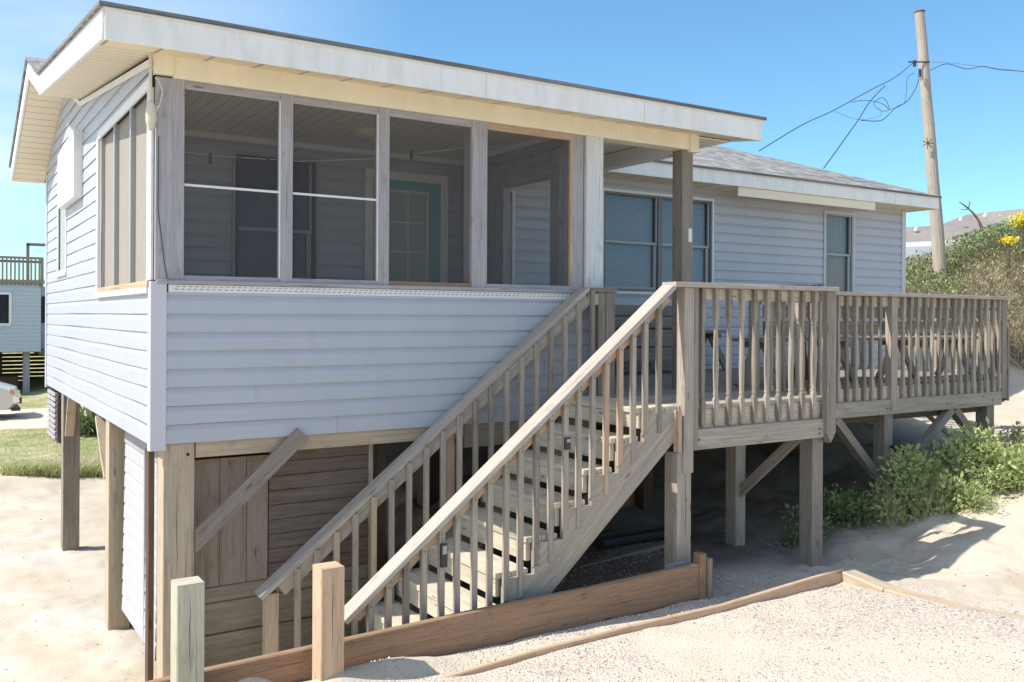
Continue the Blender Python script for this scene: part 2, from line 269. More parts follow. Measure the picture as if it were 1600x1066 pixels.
# ================================================================ mesh helpers
def link(o): sc.collection.objects.link(o); return o
class MB:
    def __init__(s): s.v = []; s.f = []; s.uv = []
    def quad(s, pts, uvs=None):
        i = len(s.v); s.v += [tuple(p) for p in pts]; s.f.append(tuple(range(i, i+len(pts))))
        s.uv += uvs or [(0, 0)]*len(pts)
    def beam(s, p0, p1, w, h, side=None, ch=.003, cut0=None, cut1=None):
        """box from p0 to p1 (centre line); w across 'side', h across the third axis; u runs along the length"""
        p0 = Vector(p0); p1 = Vector(p1); d = p1-p0; Ln = d.length; d.normalize()
        if side is None: side = Vector((0, 0, 1)).cross(d) if abs(d.z) < .95 else Vector((1, 0, 0))
        side = Vector(side); side = (side - d*side.dot(d)).normalized(); up = d.cross(side)
        a, b = w/2, h/2; c = min(ch, a*.4, b*.4)
        sec = [(a-c, -b), (a, -b+c), (a, b-c), (a-c, b), (-a+c, b), (-a, b-c), (-a, -b+c), (-a+c, -b)]
        ou, ov = random.random()*20, random.random()*20
        i = len(s.v); e0 = [p0+side*x+up*y for x, y in sec]; e1 = [p1+side*x+up*y for x, y in sec]
        if cut0: e0 = [cut0(q, d) for q in e0]
        if cut1: e1 = [cut1(q, d) for q in e1]
        per = [0]
        for k in range(8): per.append(per[-1]+math.dist(sec[k], sec[(k+1) % 8]))
        for k in range(8):
            k2 = (k+1) % 8
            q = [e0[k], e0[k2], e1[k2], e1[k]]; uu = [(q_-p0).dot(d)+ou for q_ in q]; vv = [per[k]+ov, per[k+1]+ov, per[k+1]+ov, per[k]+ov]
            s.quad(q, list(zip(uu, vv)))
        s.quad(list(reversed(e0)), [(ou+y*.3, ov+x) for x, y in reversed(sec)]); s.quad(e1, [(ou+y*.3+3, ov+x) for x, y in sec])
        return s
    def box(s, x0, x1, y0, y1, z0, z1, ax=None, ch=.003):
        dx, dy, dz = x1-x0, y1-y0, z1-z0
        if ax is None: ax = max(range(3), key=lambda k: (dx, dy, dz)[k])
        cx, cy, cz = (x0+x1)/2, (y0+y1)/2, (z0+z1)/2
        if ax == 0: return s.beam((x0, cy, cz), (x1, cy, cz), dy, dz, (0, 1, 0), ch)
        if ax == 1: return s.beam((cx, y0, cz), (cx, y1, cz), dx, dz, (1, 0, 0), ch)
        return s.beam((cx, cy, z0), (cx, cy, z1), dx, dy, (1, 0, 0), ch)
    def prism(s, poly, a, b, ax=1, vert=False):
        """polygon in the two other axes extruded along ax from a to b; uv from the polygon"""
        def P(p, t): return (t, p[0], p[1]) if ax == 0 else (p[0], t, p[1]) if ax == 1 else (p[0], p[1], t)
        ou, ov = random.random()*20, random.random()*20
        s.quad([P(p, a) for p in poly], [(p[0]+ou, p[1]+ov) for p in poly]); s.quad([P(p, b) for p in reversed(poly)], [(p[0]+ou, p[1]+ov) for p in reversed(poly)])
        if vert:
            for k_ in range(len(s.uv)-2*len(poly), len(s.uv)): s.uv[k_] = (s.uv[k_][1], s.uv[k_][0])
        t = 0
        for i in range(len(poly)):
            p, q = poly[i], poly[(i+1) % len(poly)]; l = math.dist(p, q)
            s.quad([P(p, b), P(q, b), P(q, a), P(p, a)], [(t+ou, ov), (t+l+ou, ov), (t+l+ou, ov+b-a), (t+ou, ov+b-a)]); t += l
        return s
    def tube(s, pts, rad, n=6):
        pts = [Vector(p) for p in pts]; rads = rad if hasattr(rad, '__len__') else [rad]*len(pts)
        ring = []; l = 0
        for i, p in enumerate(pts):
            d = (pts[min(i+1, len(pts)-1)]-pts[max(i-1, 0)]).normalized(); a = d.orthogonal().normalized() if i == 0 else (a - d*a.dot(d)).normalized(); b = d.cross(a)
            if i: l += (p-pts[i-1]).length
            ring.append((l, [p+(a*math.cos(2*math.pi*k/n)+b*math.sin(2*math.pi*k/n))*rads[i] for k in range(n)]))
        for (l0, r0), (l1, r1) in zip(ring, ring[1:]):
            for k in range(n):
                k2 = (k+1) % n; v0, v1 = k/n*rads[0]*6.3, (k+1)/n*rads[0]*6.3
                s.quad([r0[k], r0[k2], r1[k2], r1[k]], [(l0, v0), (l0, v1), (l1, v1), (l1, v0)])
        s.quad(list(reversed(ring[0][1]))); s.quad(ring[-1][1]); return s
    def lathe(s, prof, c, n=16, sq=False):
        c = Vector(c); rings = []
        for r, z in prof: rings.append([c+Vector((r*math.cos(2*math.pi*(k+.5)/n), r*math.sin(2*math.pi*(k+.5)/n), z)) for k in range(n)])
        for a, b in zip(rings, rings[1:]):
            for k in range(n): s.quad([a[k], a[(k+1) % n], b[(k+1) % n], b[k]], [(0, 0)]*4)
        return s
    def build(s, name, mat, parent=None, smooth=False):
        me = bpy.data.meshes.new(name); me.from_pydata([tuple(v) for v in s.v], [], s.f)
        ul = me.uv_layers.new(name='UVMap'); ul.data.foreach_set('uv', np.array(s.uv, 'f').ravel())
        me.materials.append(mat if not isinstance(mat, str) else M[mat]); 
        if smooth: me.polygons.foreach_set('use_smooth', [True]*len(me.polygons))
        me.update(); o = link(bpy.data.objects.new(name, me))
        if parent:
            o.parent = parent; wl = world_loc(parent); o.location = (0, 0, 0)
            me.transform(Matrix.Translation(-wl))
        return o
def world_loc(o):
    v = Vector(o.location)
    while o.parent: o = o.parent; v += Vector(o.location)
    return v
def tag(o, label=None, cat=None, group=None, kind=None):
    if label: o['label'] = label
    if cat: o['category'] = cat
    if group: o['group'] = group
    if kind: o['kind'] = kind
    return o
def thing(name, loc, label, cat, group=None):
    o = link(bpy.data.objects.new(name, None)); o.empty_display_size = .2; o.location = loc; return tag(o, label, cat, group)
def bx(name, mat, parent, *b, **k): return MB().box(*b, **k).build(name, mat, parent)
def bm_(name, mat, parent, *a, **k): return MB().beam(*a, **k).build(name, mat, parent)

# ================================================================ ground
def axis(parts):
    out = []
    for a, b, st in parts: out += list(np.arange(a, b-1e-6, st))
    return np.array(out+[parts[-1][1]])
xs = axis([(-300, -40, 26), (-40, -8, 2), (-8, -1.4, .3), (-1.4, 9, .045), (9, 16, .12), (16, 40, .5), (40, 400, 30)])
ys = axis([(-40, -8, 4), (-8, -3.4, .2), (-3.4, -1.5, .04), (-1.5, -1.34, .01), (-1.34, 3, .045), (3, 10, .12), (10, 40, .6), (40, 400, 30)])
XX, YY = np.meshgrid(xs, ys); ZZ = G(XX, YY)
nx, ny = len(xs), len(ys); co = np.stack([XX, YY, ZZ], -1).reshape(-1, 3)
idx = np.arange(nx*ny).reshape(ny, nx); F = np.stack([idx[:-1, :-1], idx[:-1, 1:], idx[1:, 1:], idx[1:, :-1]], -1).reshape(-1, 4)
def npmesh(name, verts, faces, mat, parent=None, smooth=False):
    me = bpy.data.meshes.new(name); k = faces.shape[1]
    me.vertices.add(len(verts)); me.vertices.foreach_set('co', np.asarray(verts, 'f').ravel())
    me.loops.add(faces.size); me.loops.foreach_set('vertex_index', faces.astype('i').ravel())
    me.polygons.add(len(faces)); me.polygons.foreach_set('loop_start', np.arange(0, faces.size, k, dtype='i')); me.polygons.foreach_set('loop_total', np.full(len(faces), k, 'i'))
    if smooth: me.polygons.foreach_set('use_smooth', np.ones(len(faces), bool))
    me.materials.append(M[mat]); me.update(calc_edges=True); me.validate(); o = link(bpy.data.objects.new(name, me))
    if parent: o.parent = parent; me.transform(Matrix.Translation(-world_loc(parent)))
    return o
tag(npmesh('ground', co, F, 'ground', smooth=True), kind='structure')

# ================================================================ beach house
SILL = 2.63; BOT = 1.515; BEAM = 4.0; WY = 2.4; XR = 11.75; YB = 6.4; PW = 3.82
house = thing('beach_house', (0, 0, 0), 'raised beach house in pale blue vinyl siding with a screened porch on wooden piles', 'house')
COURSE = .127
def siding(mb, fn, rects, z_ref=BOT, depth=.0145, wave=0):
    """dutch-lap courses; fn(a, out, z)->xyz ; rects: (a0,a1,z0,z1) or (afn(z)->(a0,a1), z0, z1)"""
    for r in rects:
        if callable(r[0]): af, z0, z1 = r
        else: af = (lambda z, r=r: (r[0], r[1])); z0, z1 = r[2], r[3]
        k = math.floor((z0-z_ref)/COURSE)
        while z_ref+k*COURSE < z1:
            zb = z_ref+k*COURSE; segs = [(zb, depth, zb+.086, depth*.8), (zb+.086, depth*.8, zb+.118, .001), (zb+.118, .001, zb+COURSE, .0)]
            for (za, oa, zc, oc) in segs:
                l, h = max(za, z0), min(zc, z1)
                if h-l < 1e-4: continue
                f = lambda z: oa+(oc-oa)*(z-za)/(zc-za)
                A, B = af(l), af(h)
                if A[1]-A[0] < 1e-3 and B[1]-B[0] < 1e-3: continue
                ns = max(1, int((A[1]-A[0])/.35)) if wave else 1
                for i_ in range(ns):
                    t0, t1 = i_/ns, (i_+1)/ns; e0 = A[0]+(A[1]-A[0])*t0; e1 = A[0]+(A[1]-A[0])*t1; g0 = B[0]+(B[1]-B[0])*t0; g1 = B[0]+(B[1]-B[0])*t1
                    wz = lambda a, z: z+(wave*math.sin(a*1.9+k*.55)*math.sin(a*.8+1.1)+wave*.35*math.sin(a*2.6+k*.9)) if z0+.06 < z < z1-.06 else z
                    wo_ = lambda a: wave*.3*math.sin(a*2.1+k*.7)
                    mb.quad([fn(e0, f(l)+wo_(e0), wz(e0, l)), fn(e1, f(l)+wo_(e1), wz(e1, l)), fn(g1, f(h)+wo_(g1), wz(g1, h)), fn(g0, f(h)+wo_(g0), wz(g0, h))])
            if zb >= z0:
                A = af(zb)
                if A[1]-A[0] > 1e-3: mb.quad([fn(A[0], 0, zb), fn(A[1], 0, zb), fn(A[1], depth, zb), fn(A[0], depth, zb)])
            k += 1
    return mb
def wav(fn, amp=.004):      # slight buckling of the vinyl
    return lambda a, o, z: (lambda p: p)(fn(a, o, z))
front = lambda a, o, z: (a, -.002-o, z)
left = lambda a, o, z: (-.002-o, a, z)
backw = lambda a, o, z: (a, WY-.002-o, z)
# front knee wall
siding(MB(), front, [(.085, PW-.06, BOT, 2.545)], wave=.0022).build('knee_wall', 'siding', house)
bx('knee_wall_core', 'dark', house, .03, PW-.03, .0, .09, 1.53, SILL-.02)
q = MB()
for k_, x_ in enumerate((1.3, 2.7, .7, 3.2, 1.9, 1.1, 2.9)):
    z_ = BOT+COURSE*(k_+.02); q.box(x_, x_+.003, -.0225, -.002, z_, z_+.112, ch=0)
q.build('lap_seams', 'trimblue', house)
# perforated nailing strip and sill cap
nb = MB(); nb.box(.10, PW-.06, -.012, 0, 2.545, 2.602); nb.build('sill_flashing', 'white', house)
nb = MB()
for i in range(int((PW-.3)/.042)):
    x = .14+i*.042
    nb.box(x, x+.021, -.0135, -.008, 2.567, 2.571, ch=0); 
    nb.box(x+.01, x+.031, -.0135, -.008, 2.586, 2.589, ch=0)
nb.build('nail_slots', 'black', house)
bx('porch_sill', 'wood_grey', house, .02, PW, -.035, .14, 2.604, 2.632)
# corner trim
cb = MB(); cb.box(-.018, .088, -.022, -.004, 1.475, 2.62, ch=.004); cb.box(-.020, -.004, -.004, .055, 1.475, 2.62, ch=.003); cb.build('corner_trim', 'trimblue', house)
# left wall: roof line underneath
RX0, RX1 = -.37, 5.42
ps, ms = .13, .376
YV, ZV, YR, ZR = 3.38, 4.70, 4.55, 5.12
def roof_top(y):
    return float(np.interp(y, [-.42, YV, YR, 6.85], [4.28, ZV, ZR, 4.29]))
def _rt(y):
    p = 4.28+ps*(y+.42); mroof = 4.29+ms*(min(y, 8.8-y)-1.95)
    return max(p, mroof) if y < 4.4 else mroof
YJ = (4.29-ms*1.95-4.28-ps*.42)/(ps-ms)
gable = lambda y: roof_top(y)-.20
def lw(z, ya, yb):
    # interval of y in [ya,yb] under the gable line at height z
    yy = np.linspace(ya, yb, 240); ok = [y for y in yy if gable(y) >= z]
    return (min(ok), max(ok)) if ok else (ya, ya)
WIN0, WIN1, WZ1 = .0, 2.2, 3.93
siding(MB(), left, [(.055, YB, BOT, SILL-.04), (WIN1, 4.50, SILL-.04, WZ1), (5.2, YB, SILL-.04, WZ1), (4.50, 5.2, SILL-.04, 2.9), (4.5, 5.2, 3.62, WZ1),
    (lambda z: lw(z, 0.02, YB), WZ1, 4.92)], wave=.005, depth=.009).build('gable_wall', 'siding_left', house)
bx('gable_wall_core', 'dark', house, .0, .08, .08, YB, 1.53, SILL-.05)
bx('gable_wall_core', 'dark', house, .0, .08, WIN1, 4.50, SILL-.05, WZ1); bx('gable_wall_core', 'dark', house, .0, .08, 5.2, YB-.02, SILL-.05, WZ1)
g_ = MB(); g_.prism([(.0, WZ1), (YB, WZ1), (YB, gable(YB)), (YR, gable(YR)), (YV, gable(YV)), (.0, gable(0))], .004, .08, 0); g_.build('gable_wall_core', 'dark', house)
fr = MB(); fr.beam((-.02, .02, gable(0.02)-.035), (-.02, YV, gable(YV)-.035), .016, .05, (1, 0, 0)); fr.beam((-.02, YV, gable(YV)-.035), (-.02, YR, gable(YR)-.035), .016, .05, (1, 0, 0)); fr.build('frieze_trim', 'white', house)
bx('rear_corner_trim', 'trimblue', house, -.022, .05, YB-.06, YB+.03, 1.48, 4.15)
# porch framing
def post(x0, x1, mat='wood_grey', z0=SILL, z1=BEAM, y0=-.012, y1=.13): return bx('porch_post', mat, house, x0, x1, y0, y1, z0, z1)
post(.012, .20, y1=.17); post(.875, .965, y1=.08); post(1.645, 1.735, y1=.08); post(2.475, 2.62, y1=.13); post(3.50, 3.62, y1=.13, y0=.0)
post(3.635, 3.82, 'wood_white', 2.60, BEAM, y0=-.03, y1=.15)
post(4.80, 4.94, 'wood', 1.71, 4.0, y0=-.0, y1=.14)
bx('post_tag', 'white', house, 4.88, 4.925, -.006, 0, 3.12, 3.25)
# top plates, stops, screens
openings = [(.20, .875), (.965, 1.645), (1.735, 2.475), (2.62, 3.50)]
for i, (a, b) in enumerate(openings):
    bx('head_stop', 'wood_grey' if i < 3 else 'wood_pink', house, a, b, .0, .04, 3.945, BEAM)
    bx('sill_stop', ['wood_grey', 'wood_grey', 'wood_brown', 'wood_grey'][i], house, a, b, .0, .05, SILL, 2.665)
    if i < 2: bx('screen_bar', 'white', house, a, b, .008, .026, 3.280, 3.297)
    if i == 3: bx('side_stop', 'wood_pink', house, b-.025, b, -.004, .03, 2.665, 3.945)
    s_ = MB(); s_.quad([(a, .025, 2.66), (b, .025, 2.66), (b, .025, 3.95), (a, .025, 3.95)]); s_.build('screen_panel', 'screen', house)
bx('side_edge_trim', 'white', house, .866, .876, -.006, .02, 2.66, 3.95); bx('side_edge_trim', 'white', house, 1.636, 1.646, -.006, .02, 2.66, 3.95)
# front beam
bx('front_beam', 'yellow', house, .12, PW+.20, -.035, .13, BEAM+.001, 4.175); bx('front_beam', 'yellow', house, -.0, .118, -.05, .13, BEAM+.012, 4.172)
bx('front_beam', 'yellow', house, PW+.202, 4.86, -.035, .13, BEAM+.001, 4.175); bx('front_beam', 'yellow', house, 4.862, 4.97, -.05, .13, 3.98, 4.17)
bx('side_beam', 'white', house, 4.80, 4.94, .14, WY, 3.98, 4.128)
# left side screens
sw = MB(); sw.beam((-.018, .02, WZ1+.03), (-.018, WIN1+.03, WZ1+.03), .02, .07, (1, 0, 0)); sw.beam((-.018, WIN1+.02, SILL-.03), (-.018, WIN1+.02, WZ1), .03, .07, (1, 0, 0))
sw.build('side_window_frame', 'white', house)
bx('side_window_sill', 'wood_border', house, -.03, .1, .03, WIN1, SILL-.045, SILL-.005); bx('side_sill_trim', 'white', house, -.035, -.005, .05, WIN1+.05, SILL-.09, SILL-.046)
for y in (.76, 1.46): bx('side_mullion', 'alu', house, -.015, .03, y-.022, y+.022, SILL, WZ1)
bx('side_mullion', 'wood_white', house, -.012, .008, .02, .16, SILL, WZ1)
bx('side_mullion', 'wood_grey', house, -.01, .03, WIN1-.07, WIN1-.02, SILL, WZ1)
for a, b in ((.16, .74), (.78, 1.44), (1.48, WIN1-.07)):
    s_ = MB(); s_.quad([(.022, a, SILL), (.022, b, SILL), (.022, b, WZ1), (.022, a, WZ1)]); s_.build('side_screen', 'screen_side', house)
# porch interior
bx('porch_floor', 'wood', house, .05, PW-.02, .05, WY, 1.60, 1.70, ax=0); bx('house_floor', 'wood_dark', house, .05, XR-.05, WY+.03, YB-.03, 1.50, 1.70, ax=0)
bx('porch_ceiling', 'ceiling', house, .02, 4.80, .13, WY, 4.132, 4.15)
bx('crown_trim', 'white', house, .08, PW-.1, WY-.035, WY-.016, 4.075, 4.13); bx('crown_trim', 'white', house, .085, .105, .15, WY-.04, 4.075, 4.13); bx('crown_trim', 'white', house, PW-.13, PW-.105, .15, WY-.04, 4.075, 4.13)
cl = MB(); cl.lathe([(.0, -.085), (.06, -.082), (.11, -.06), (.135, -.03), (.145, 0)], (2.19, 1.49, 4.131), 20); cl.build('ceiling_light', 'cream', house, smooth=True)
# porch side wall (right) : half wall, posts, header, doorway
sx0, sx1 = PW-.10, PW-.02
siding(MB(), lambda a, o, z: (PW+o, a, z), [(.1, WY, BOT, 1.70)]).build('side_wall', 'siding', house)
for y0, y1 in ((.52, .66), (1.5, 1.64), (2.25, 2.39)): bx('side_post', 'wood_grey', house, sx0, sx1, y0, y1, 1.70, 4.0)
bx('side_header', 'wood_grey', house, sx0, sx1, .14, WY, 3.98, 4.13); bx('door_header', 'wood_grey', house, sx0+.01, sx1-.01, .66, 1.5, 3.72, 3.98)
bx('side_knee', 'wood_grey', house, sx0+.01, sx1-.01, .15, .52, 1.70, 1.9); bx('side_knee', 'wood_grey', house, sx0+.01, sx1-.01, 1.64, 2.25, 1.70, 4.0)
s_ = MB(); s_.quad([(sx0+.04, .14, 1.9), (sx0+.04, .52, 1.9), (sx0+.04, .52, 3.98), (sx0+.04, .14, 3.98)]); s_.build('side_screen', 'screen', house)
bx('side_screen_bar', 'alu', house, sx0+.02, sx0+.045, .15, .52, 3.28, 3.30)
# swung-open screen door in the doorway
sdr = MB(); hp = (sx0-.01, 1.49); 
def sdq(t): return (sx0-.02-.0*t, 1.49-.0*t)
scr = thing('screen_door', (sx1+.03, 1.47, 1.72), 'white framed screen door standing ajar in the porch side doorway', 'door')
for nm, a, b, z0, z1 in (('door_stile', 0, .07, 1.73, 3.70), ('door_stile', .70, .77, 1.73, 3.70), ('door_rail', .07, .70, 3.60, 3.70), ('door_rail', .07, .70, 2.55, 2.68), ('door_rail', .07, .70, 1.73, 1.95)):
    d = Vector((math.cos(R(68)), math.sin(R(68)), 0)); p = Vector((sx1+.03, 1.47, 0))
    q = MB(); q.beam(p+d*((a+b)/2)+Vector((0, 0, z0)), p+d*((a+b)/2)+Vector((0, 0, z1)), b-a, .03, d); q.build(nm, 'white', scr)
q = MB(); p = Vector((sx1+.03, 1.47, 0)); q.quad([p+d*.07+Vector((0, 0, 1.95)), p+d*.70+Vector((0, 0, 1.95)), p+d*.70+Vector((0, 0, 3.60)), p+d*.07+Vector((0, 0, 3.60))]); q.build('door_screen', 'screen', scr)
# wall between porch/deck and the rooms (y = WY)
W1 = (1.22, 2.03, 2.72, 3.95); D1 = (2.56, 3.54, 1.70, 3.93); W2 = (5.72, 7.56, 2.72, 3.95); W3 = (9.86, 10.5, 2.74, 3.95)
wt = 4.13; rects = [(.08, XR-.02, BOT, 1.70), (.08, W1[0], 1.70, wt), (W1[1], D1[0], 1.70, wt), (W1[0], W1[1], 1.70, W1[2]), (W1[0], W1[1], W1[3], wt), (D1[0], D1[1], D1[3], wt),
  (D1[1], W2[0], 1.70, wt), (W2[0], W2[1], 1.70, W2[2]), (W2[0], W2[1], W2[3], wt), (W2[1], W3[0], 1.70, wt), (W3[0], W3[1], 1.70, W3[2]), (W3[0], W3[1], W3[3], wt), (W3[1], XR-.02, 1.70, wt)]
siding(MB(), backw, rects, wave=.002).build('front_wall', 'siding', house)
co_ = MB()
for r in rects: co_.box(r[0], r[1], WY+.001, WY+.09, r[2], r[3], ch=0)
co_.build('front_wall_core', 'dark', house)
bx('front_corner_trim', 'trimblue', house, XR-.05, XR+.05, WY-.03, WY+.05, 1.45, 4.1)
siding(MB(), lambda a, o, z: (XR+o, a, z), [(WY+.05, YB, BOT, wt)]).build('end_wall', 'siding', house)
siding(MB(), lambda a, o, z: (a, YB+o, z), [(0, XR, BOT, wt)]).build('rear_wall', 'siding', house)
bx('room_wall', 'dark', house, .05, XR, WY+1.2, WY+1.25, 1.7, 4.1)
bx('frieze_strip', 'creamboard', house, 7.62, 10.46, 1.964, 1.98, 3.985, 4.104)
def window(name, r, n=1, frame='bronze', blind='blind', y=WY, slat=True, case='white', mid=.5):
    x0, x1, z0, z1 = r; o = MB().box(x0-.03, x1+.03, y-.035, y-.014, z1, z1+.035).box(x0-.045, x1+.045, y-.05, y-.0, z0-.035, z0).box(x0-.03, x0, y-.035, y-.0, z0, z1).box(x1, x1+.03, y-.035, y-.0, z0, z1).build(name, case, house)
    f = MB(); f.box(x0, x1, y-.03, y+.05, z1-.03, z1).box(x0, x1, y-.03, y+.05, z0, z0+.03).box(x0, x0+.03, y-.03, y+.05, z0+.03, z1-.03).box(x1-.03, x1, y-.03, y+.05, z0+.03, z1-.03)
    wd = (x1-x0)/n
    for i in range(1, n): f.box(x0+wd*i-.035, x0+wd*i+.035, y-.03, y+.05, z0+.03, z1-.03)
    f.build('frame', frame, o)
    for i in range(n):
        a = x0+wd*i+.035; b = x0+wd*(i+1)-.035; zm = z0+(z1-z0)*mid
        s = MB(); s.box(a, b, y-.01, y+.02, zm-.018, zm+.018); s.box(b-.05, b, y+.0, y+.03, z0+.03, zm-.02).box(b-.028, b, y-.012, y+.015, zm+.02, z1-.03).box(a, b-.05, y, y+.03, z0+.03, z0+.06); s.build('sash', 'alu', o)
        p = MB(); p.quad([(a, y+.022, z0+.04), (b, y+.022, z0+.04), (b, y+.022, z1-.04), (a, y+.022, z1-.04)]); p.build('pane', 'glass', o)
        bl = MB()
        if slat:
            for k in range(int((z1-z0)/.024)): zz = z0+.03+k*.024; bl.quad([(a-.02, y+.05, zz), (b+.02, y+.05, zz), (b+.02, y+.062, zz+.022), (a-.02, y+.062, zz+.022)])
        else:
            K = 22
            for k in range(K):
                xa = a-.02+(b-a+.04)*k/K; xb = a-.02+(b-a+.04)*(k+1)/K
                bl.quad([(xa, y+.06+.012*(k % 2), z0), (xb, y+.06+.012*((k+1) % 2), z0), (xb, y+.06+.012*((k+1) % 2), z1), (xa, y+.06+.012*(k % 2), z1)])
        bl.build('blind', blind, o)
    return o
window('window', W2, 2); window('window', W3, 1, 'alu', 'blind_grey', slat=False, case='trimblue', mid=.5)
M['pane_dark'] = paint('dark_pane_backing', (.10, .11, .12), .8)  # dark sheet behind the glass makes this window read dark
window('window', W1, 1, 'dark', 'pane_dark', slat=False, mid=.42, case='alu')
# porch door
dr = MB().box(D1[0], D1[0]+.09, WY-.05, WY, D1[2], D1[3]).box(D1[1]-.09, D1[1], WY-.05, WY, D1[2], D1[3]).box(D1[0]+.09, D1[1]-.09, WY-.05, WY, D1[3]-.09, D1[3]).build('entry_door', 'fascia', house)
bx('door_leaf', 'teal', dr, D1[0]+.09, D1[1]-.09, WY-.02, WY+.03, 1.70, D1[3]-.09, ax=2)
gx0, gx1, gz0, gz1 = 2.84, 3.28, 2.45, 3.71
lf = MB(); lf.box(gx0-.03, gx1+.03, WY-.035, WY-.02, gz1, gz1+.03).box(gx0-.03, gx1+.03, WY-.035, WY-.02, gz0-.03, gz0).box(gx0-.03, gx0, WY-.035, WY-.02, gz0, gz1).box(gx1, gx1+.03, WY-.035, WY-.02, gz0, gz1)
lf.box((gx0+gx1)/2-.009, (gx0+gx1)/2+.009, WY-.034, WY-.02, gz0, gz1)
for k in (1, 2, 3): zz = gz0+(gz1-gz0)*k/4; lf.box(gx0, gx1, WY-.033, WY-.02, zz-.009, zz+.009)
lf.build('door_grille', 'cream', dr); bx('door_pane', 'blind_grey', dr, gx0, gx1, WY-.026, WY-.021, gz0, gz1, ch=0)
MB().lathe([(0, .03), (.02, .028), (.028, .01), (.02, -.01), (0, -.02)], (2.70, WY-.06, 2.66), 10).build('door_knob', 'steel', dr, smooth=True)
# narrow side window, box over it
nw = MB().box(-.02, .0, 4.46, 4.50, 2.86, 3.62).box(-.02, 0, 5.2, 5.24, 2.86, 3.62).box(-.03, 0, 4.44, 5.26, 2.82, 2.86).build('window', 'white', house)
bx('pane', 'blind_grey', nw, .01, .03, 4.50, 5.2, 2.86, 3.62, ch=0)
sb = MB(); sb.prism([(3.25, 3.54), (4.55, 3.54), (4.55, 4.12), (3.25, 4.20)], -.09, -.010, 0); sb.build('wall_box', 'white', house)
# ------------------------------------------------------------- roofs
def slab(mb, pts, t=.03, off=(0, 0)):
    top = [Vector(p) for p in pts]; u = (top[1]-top[0]).normalized(); nrm = (top[1]-top[0]).cross(top[2]-top[0]).normalized(); v = nrm.cross(u); o = top[0]
    uv = [((p-o).dot(u)+off[0], (p-o).dot(v)+off[1]) for p in top]; bot = [p-Vector((0, 0, t)) for p in top]
    mb.quad(top, uv); mb.quad(list(reversed(bot)), list(reversed(uv)))
    for i in range(len(top)):
        j = (i+1) % len(top); mb.quad([bot[i], bot[j], top[j], top[i]], [(0, 0), (.3, 0), (.3, .02), (0, .02)])
    return mb
EX = 12.0; RZ = 4.29+ms*2.45; e = .035
rm = MB()
pf = lambda y: 4.28+ps*(y+.42)+.03; mf = lambda y: 4.29+ms*(y-1.95)+.03
slab(rm, [(RX0-e, -.42-e, pf(-.42-e)), (RX1+e, -.42-e, pf(-.42-e)), (RX1+e, YJ, pf(YJ)), (RX0-e, YV, ZV+.03)])
rm.build('porch_roof', 'shingle', house)
rm = MB()
hx = EX-2.45
slab(rm, [(RX1+e, 1.95-e, mf(1.95-e)), (EX+e, 1.95-e, mf(1.95-e)), (hx, 4.4, mf(4.4)), (RX1+e, 4.4, mf(4.4))])
slab(rm, [(RX0-e, YV, ZV+.03), (RX1+e, YJ, pf(YJ)), (RX1+e, 4.4, mf(4.4)), (RX0-e, YR, ZR+.03)], off=(3, .7))
slab(rm, [(EX+e, 6.85+e, mf(1.95-e)), (RX0-e, 6.85+e, mf(1.95-e)), (RX0-e, YR, ZR+.03), (hx, 4.4, mf(4.4))])
slab(rm, [(EX+e, 1.95-e, mf(1.95-e)), (EX+e, 6.85+e, mf(1.95-e)), (hx, 4.4, mf(4.4))])
rm.build('main_roof', 'shingle', house)
# fascias
def fas(name, p0, p1, h, t=.025, side=(0, 1, 0), mat='fascia'): return bm_(name, mat, house, p0, p1, t, h, side)
segx = [RX0, 2.35, 3.95, RX1]
for a, b in zip(segx, segx[1:]): fas('fascia', (a+.002, -.42, 4.178), (b-.002, -.42, 4.178), .195)
bx('drip_edge', 'white', house, RX0-.01, RX1+.01, -.446, -.434, 4.262, 4.282)
fas('rake_board', (RX0, -.405, 4.185), (RX0, YV, ZV-.10), .195, side=(1, 0, 0), mat='white'); fas('rake_board', (RX0, YV+.0, ZV-.09), (RX0, YR, ZR-.10), .17, side=(1, 0, 0), mat='white')
fas('rake_board', (RX0, YR, ZR-.10), (RX0, 6.85, 4.19), .18, side=(1, 0, 0), mat='white')
fas('rake_board', (RX1, -.405, 4.185), (RX1, YJ, pf(YJ)-.13), .195, side=(1, 0, 0), mat='white')
for a, b in zip([4.97, 7.85, 10.9, EX], [7.85, 10.9, EX, EX]):
    if b > a: fas('fascia', (a+.002, 1.95, 4.195), (b-.002, 1.95, 4.195), .18)
fas('fascia', (EX, 1.965, 4.195), (EX, 6.85, 4.195), .18, side=(1, 0, 0)); fas('fascia', (RX0, 6.85, 4.195), (EX, 6.85, 4.195), .18)
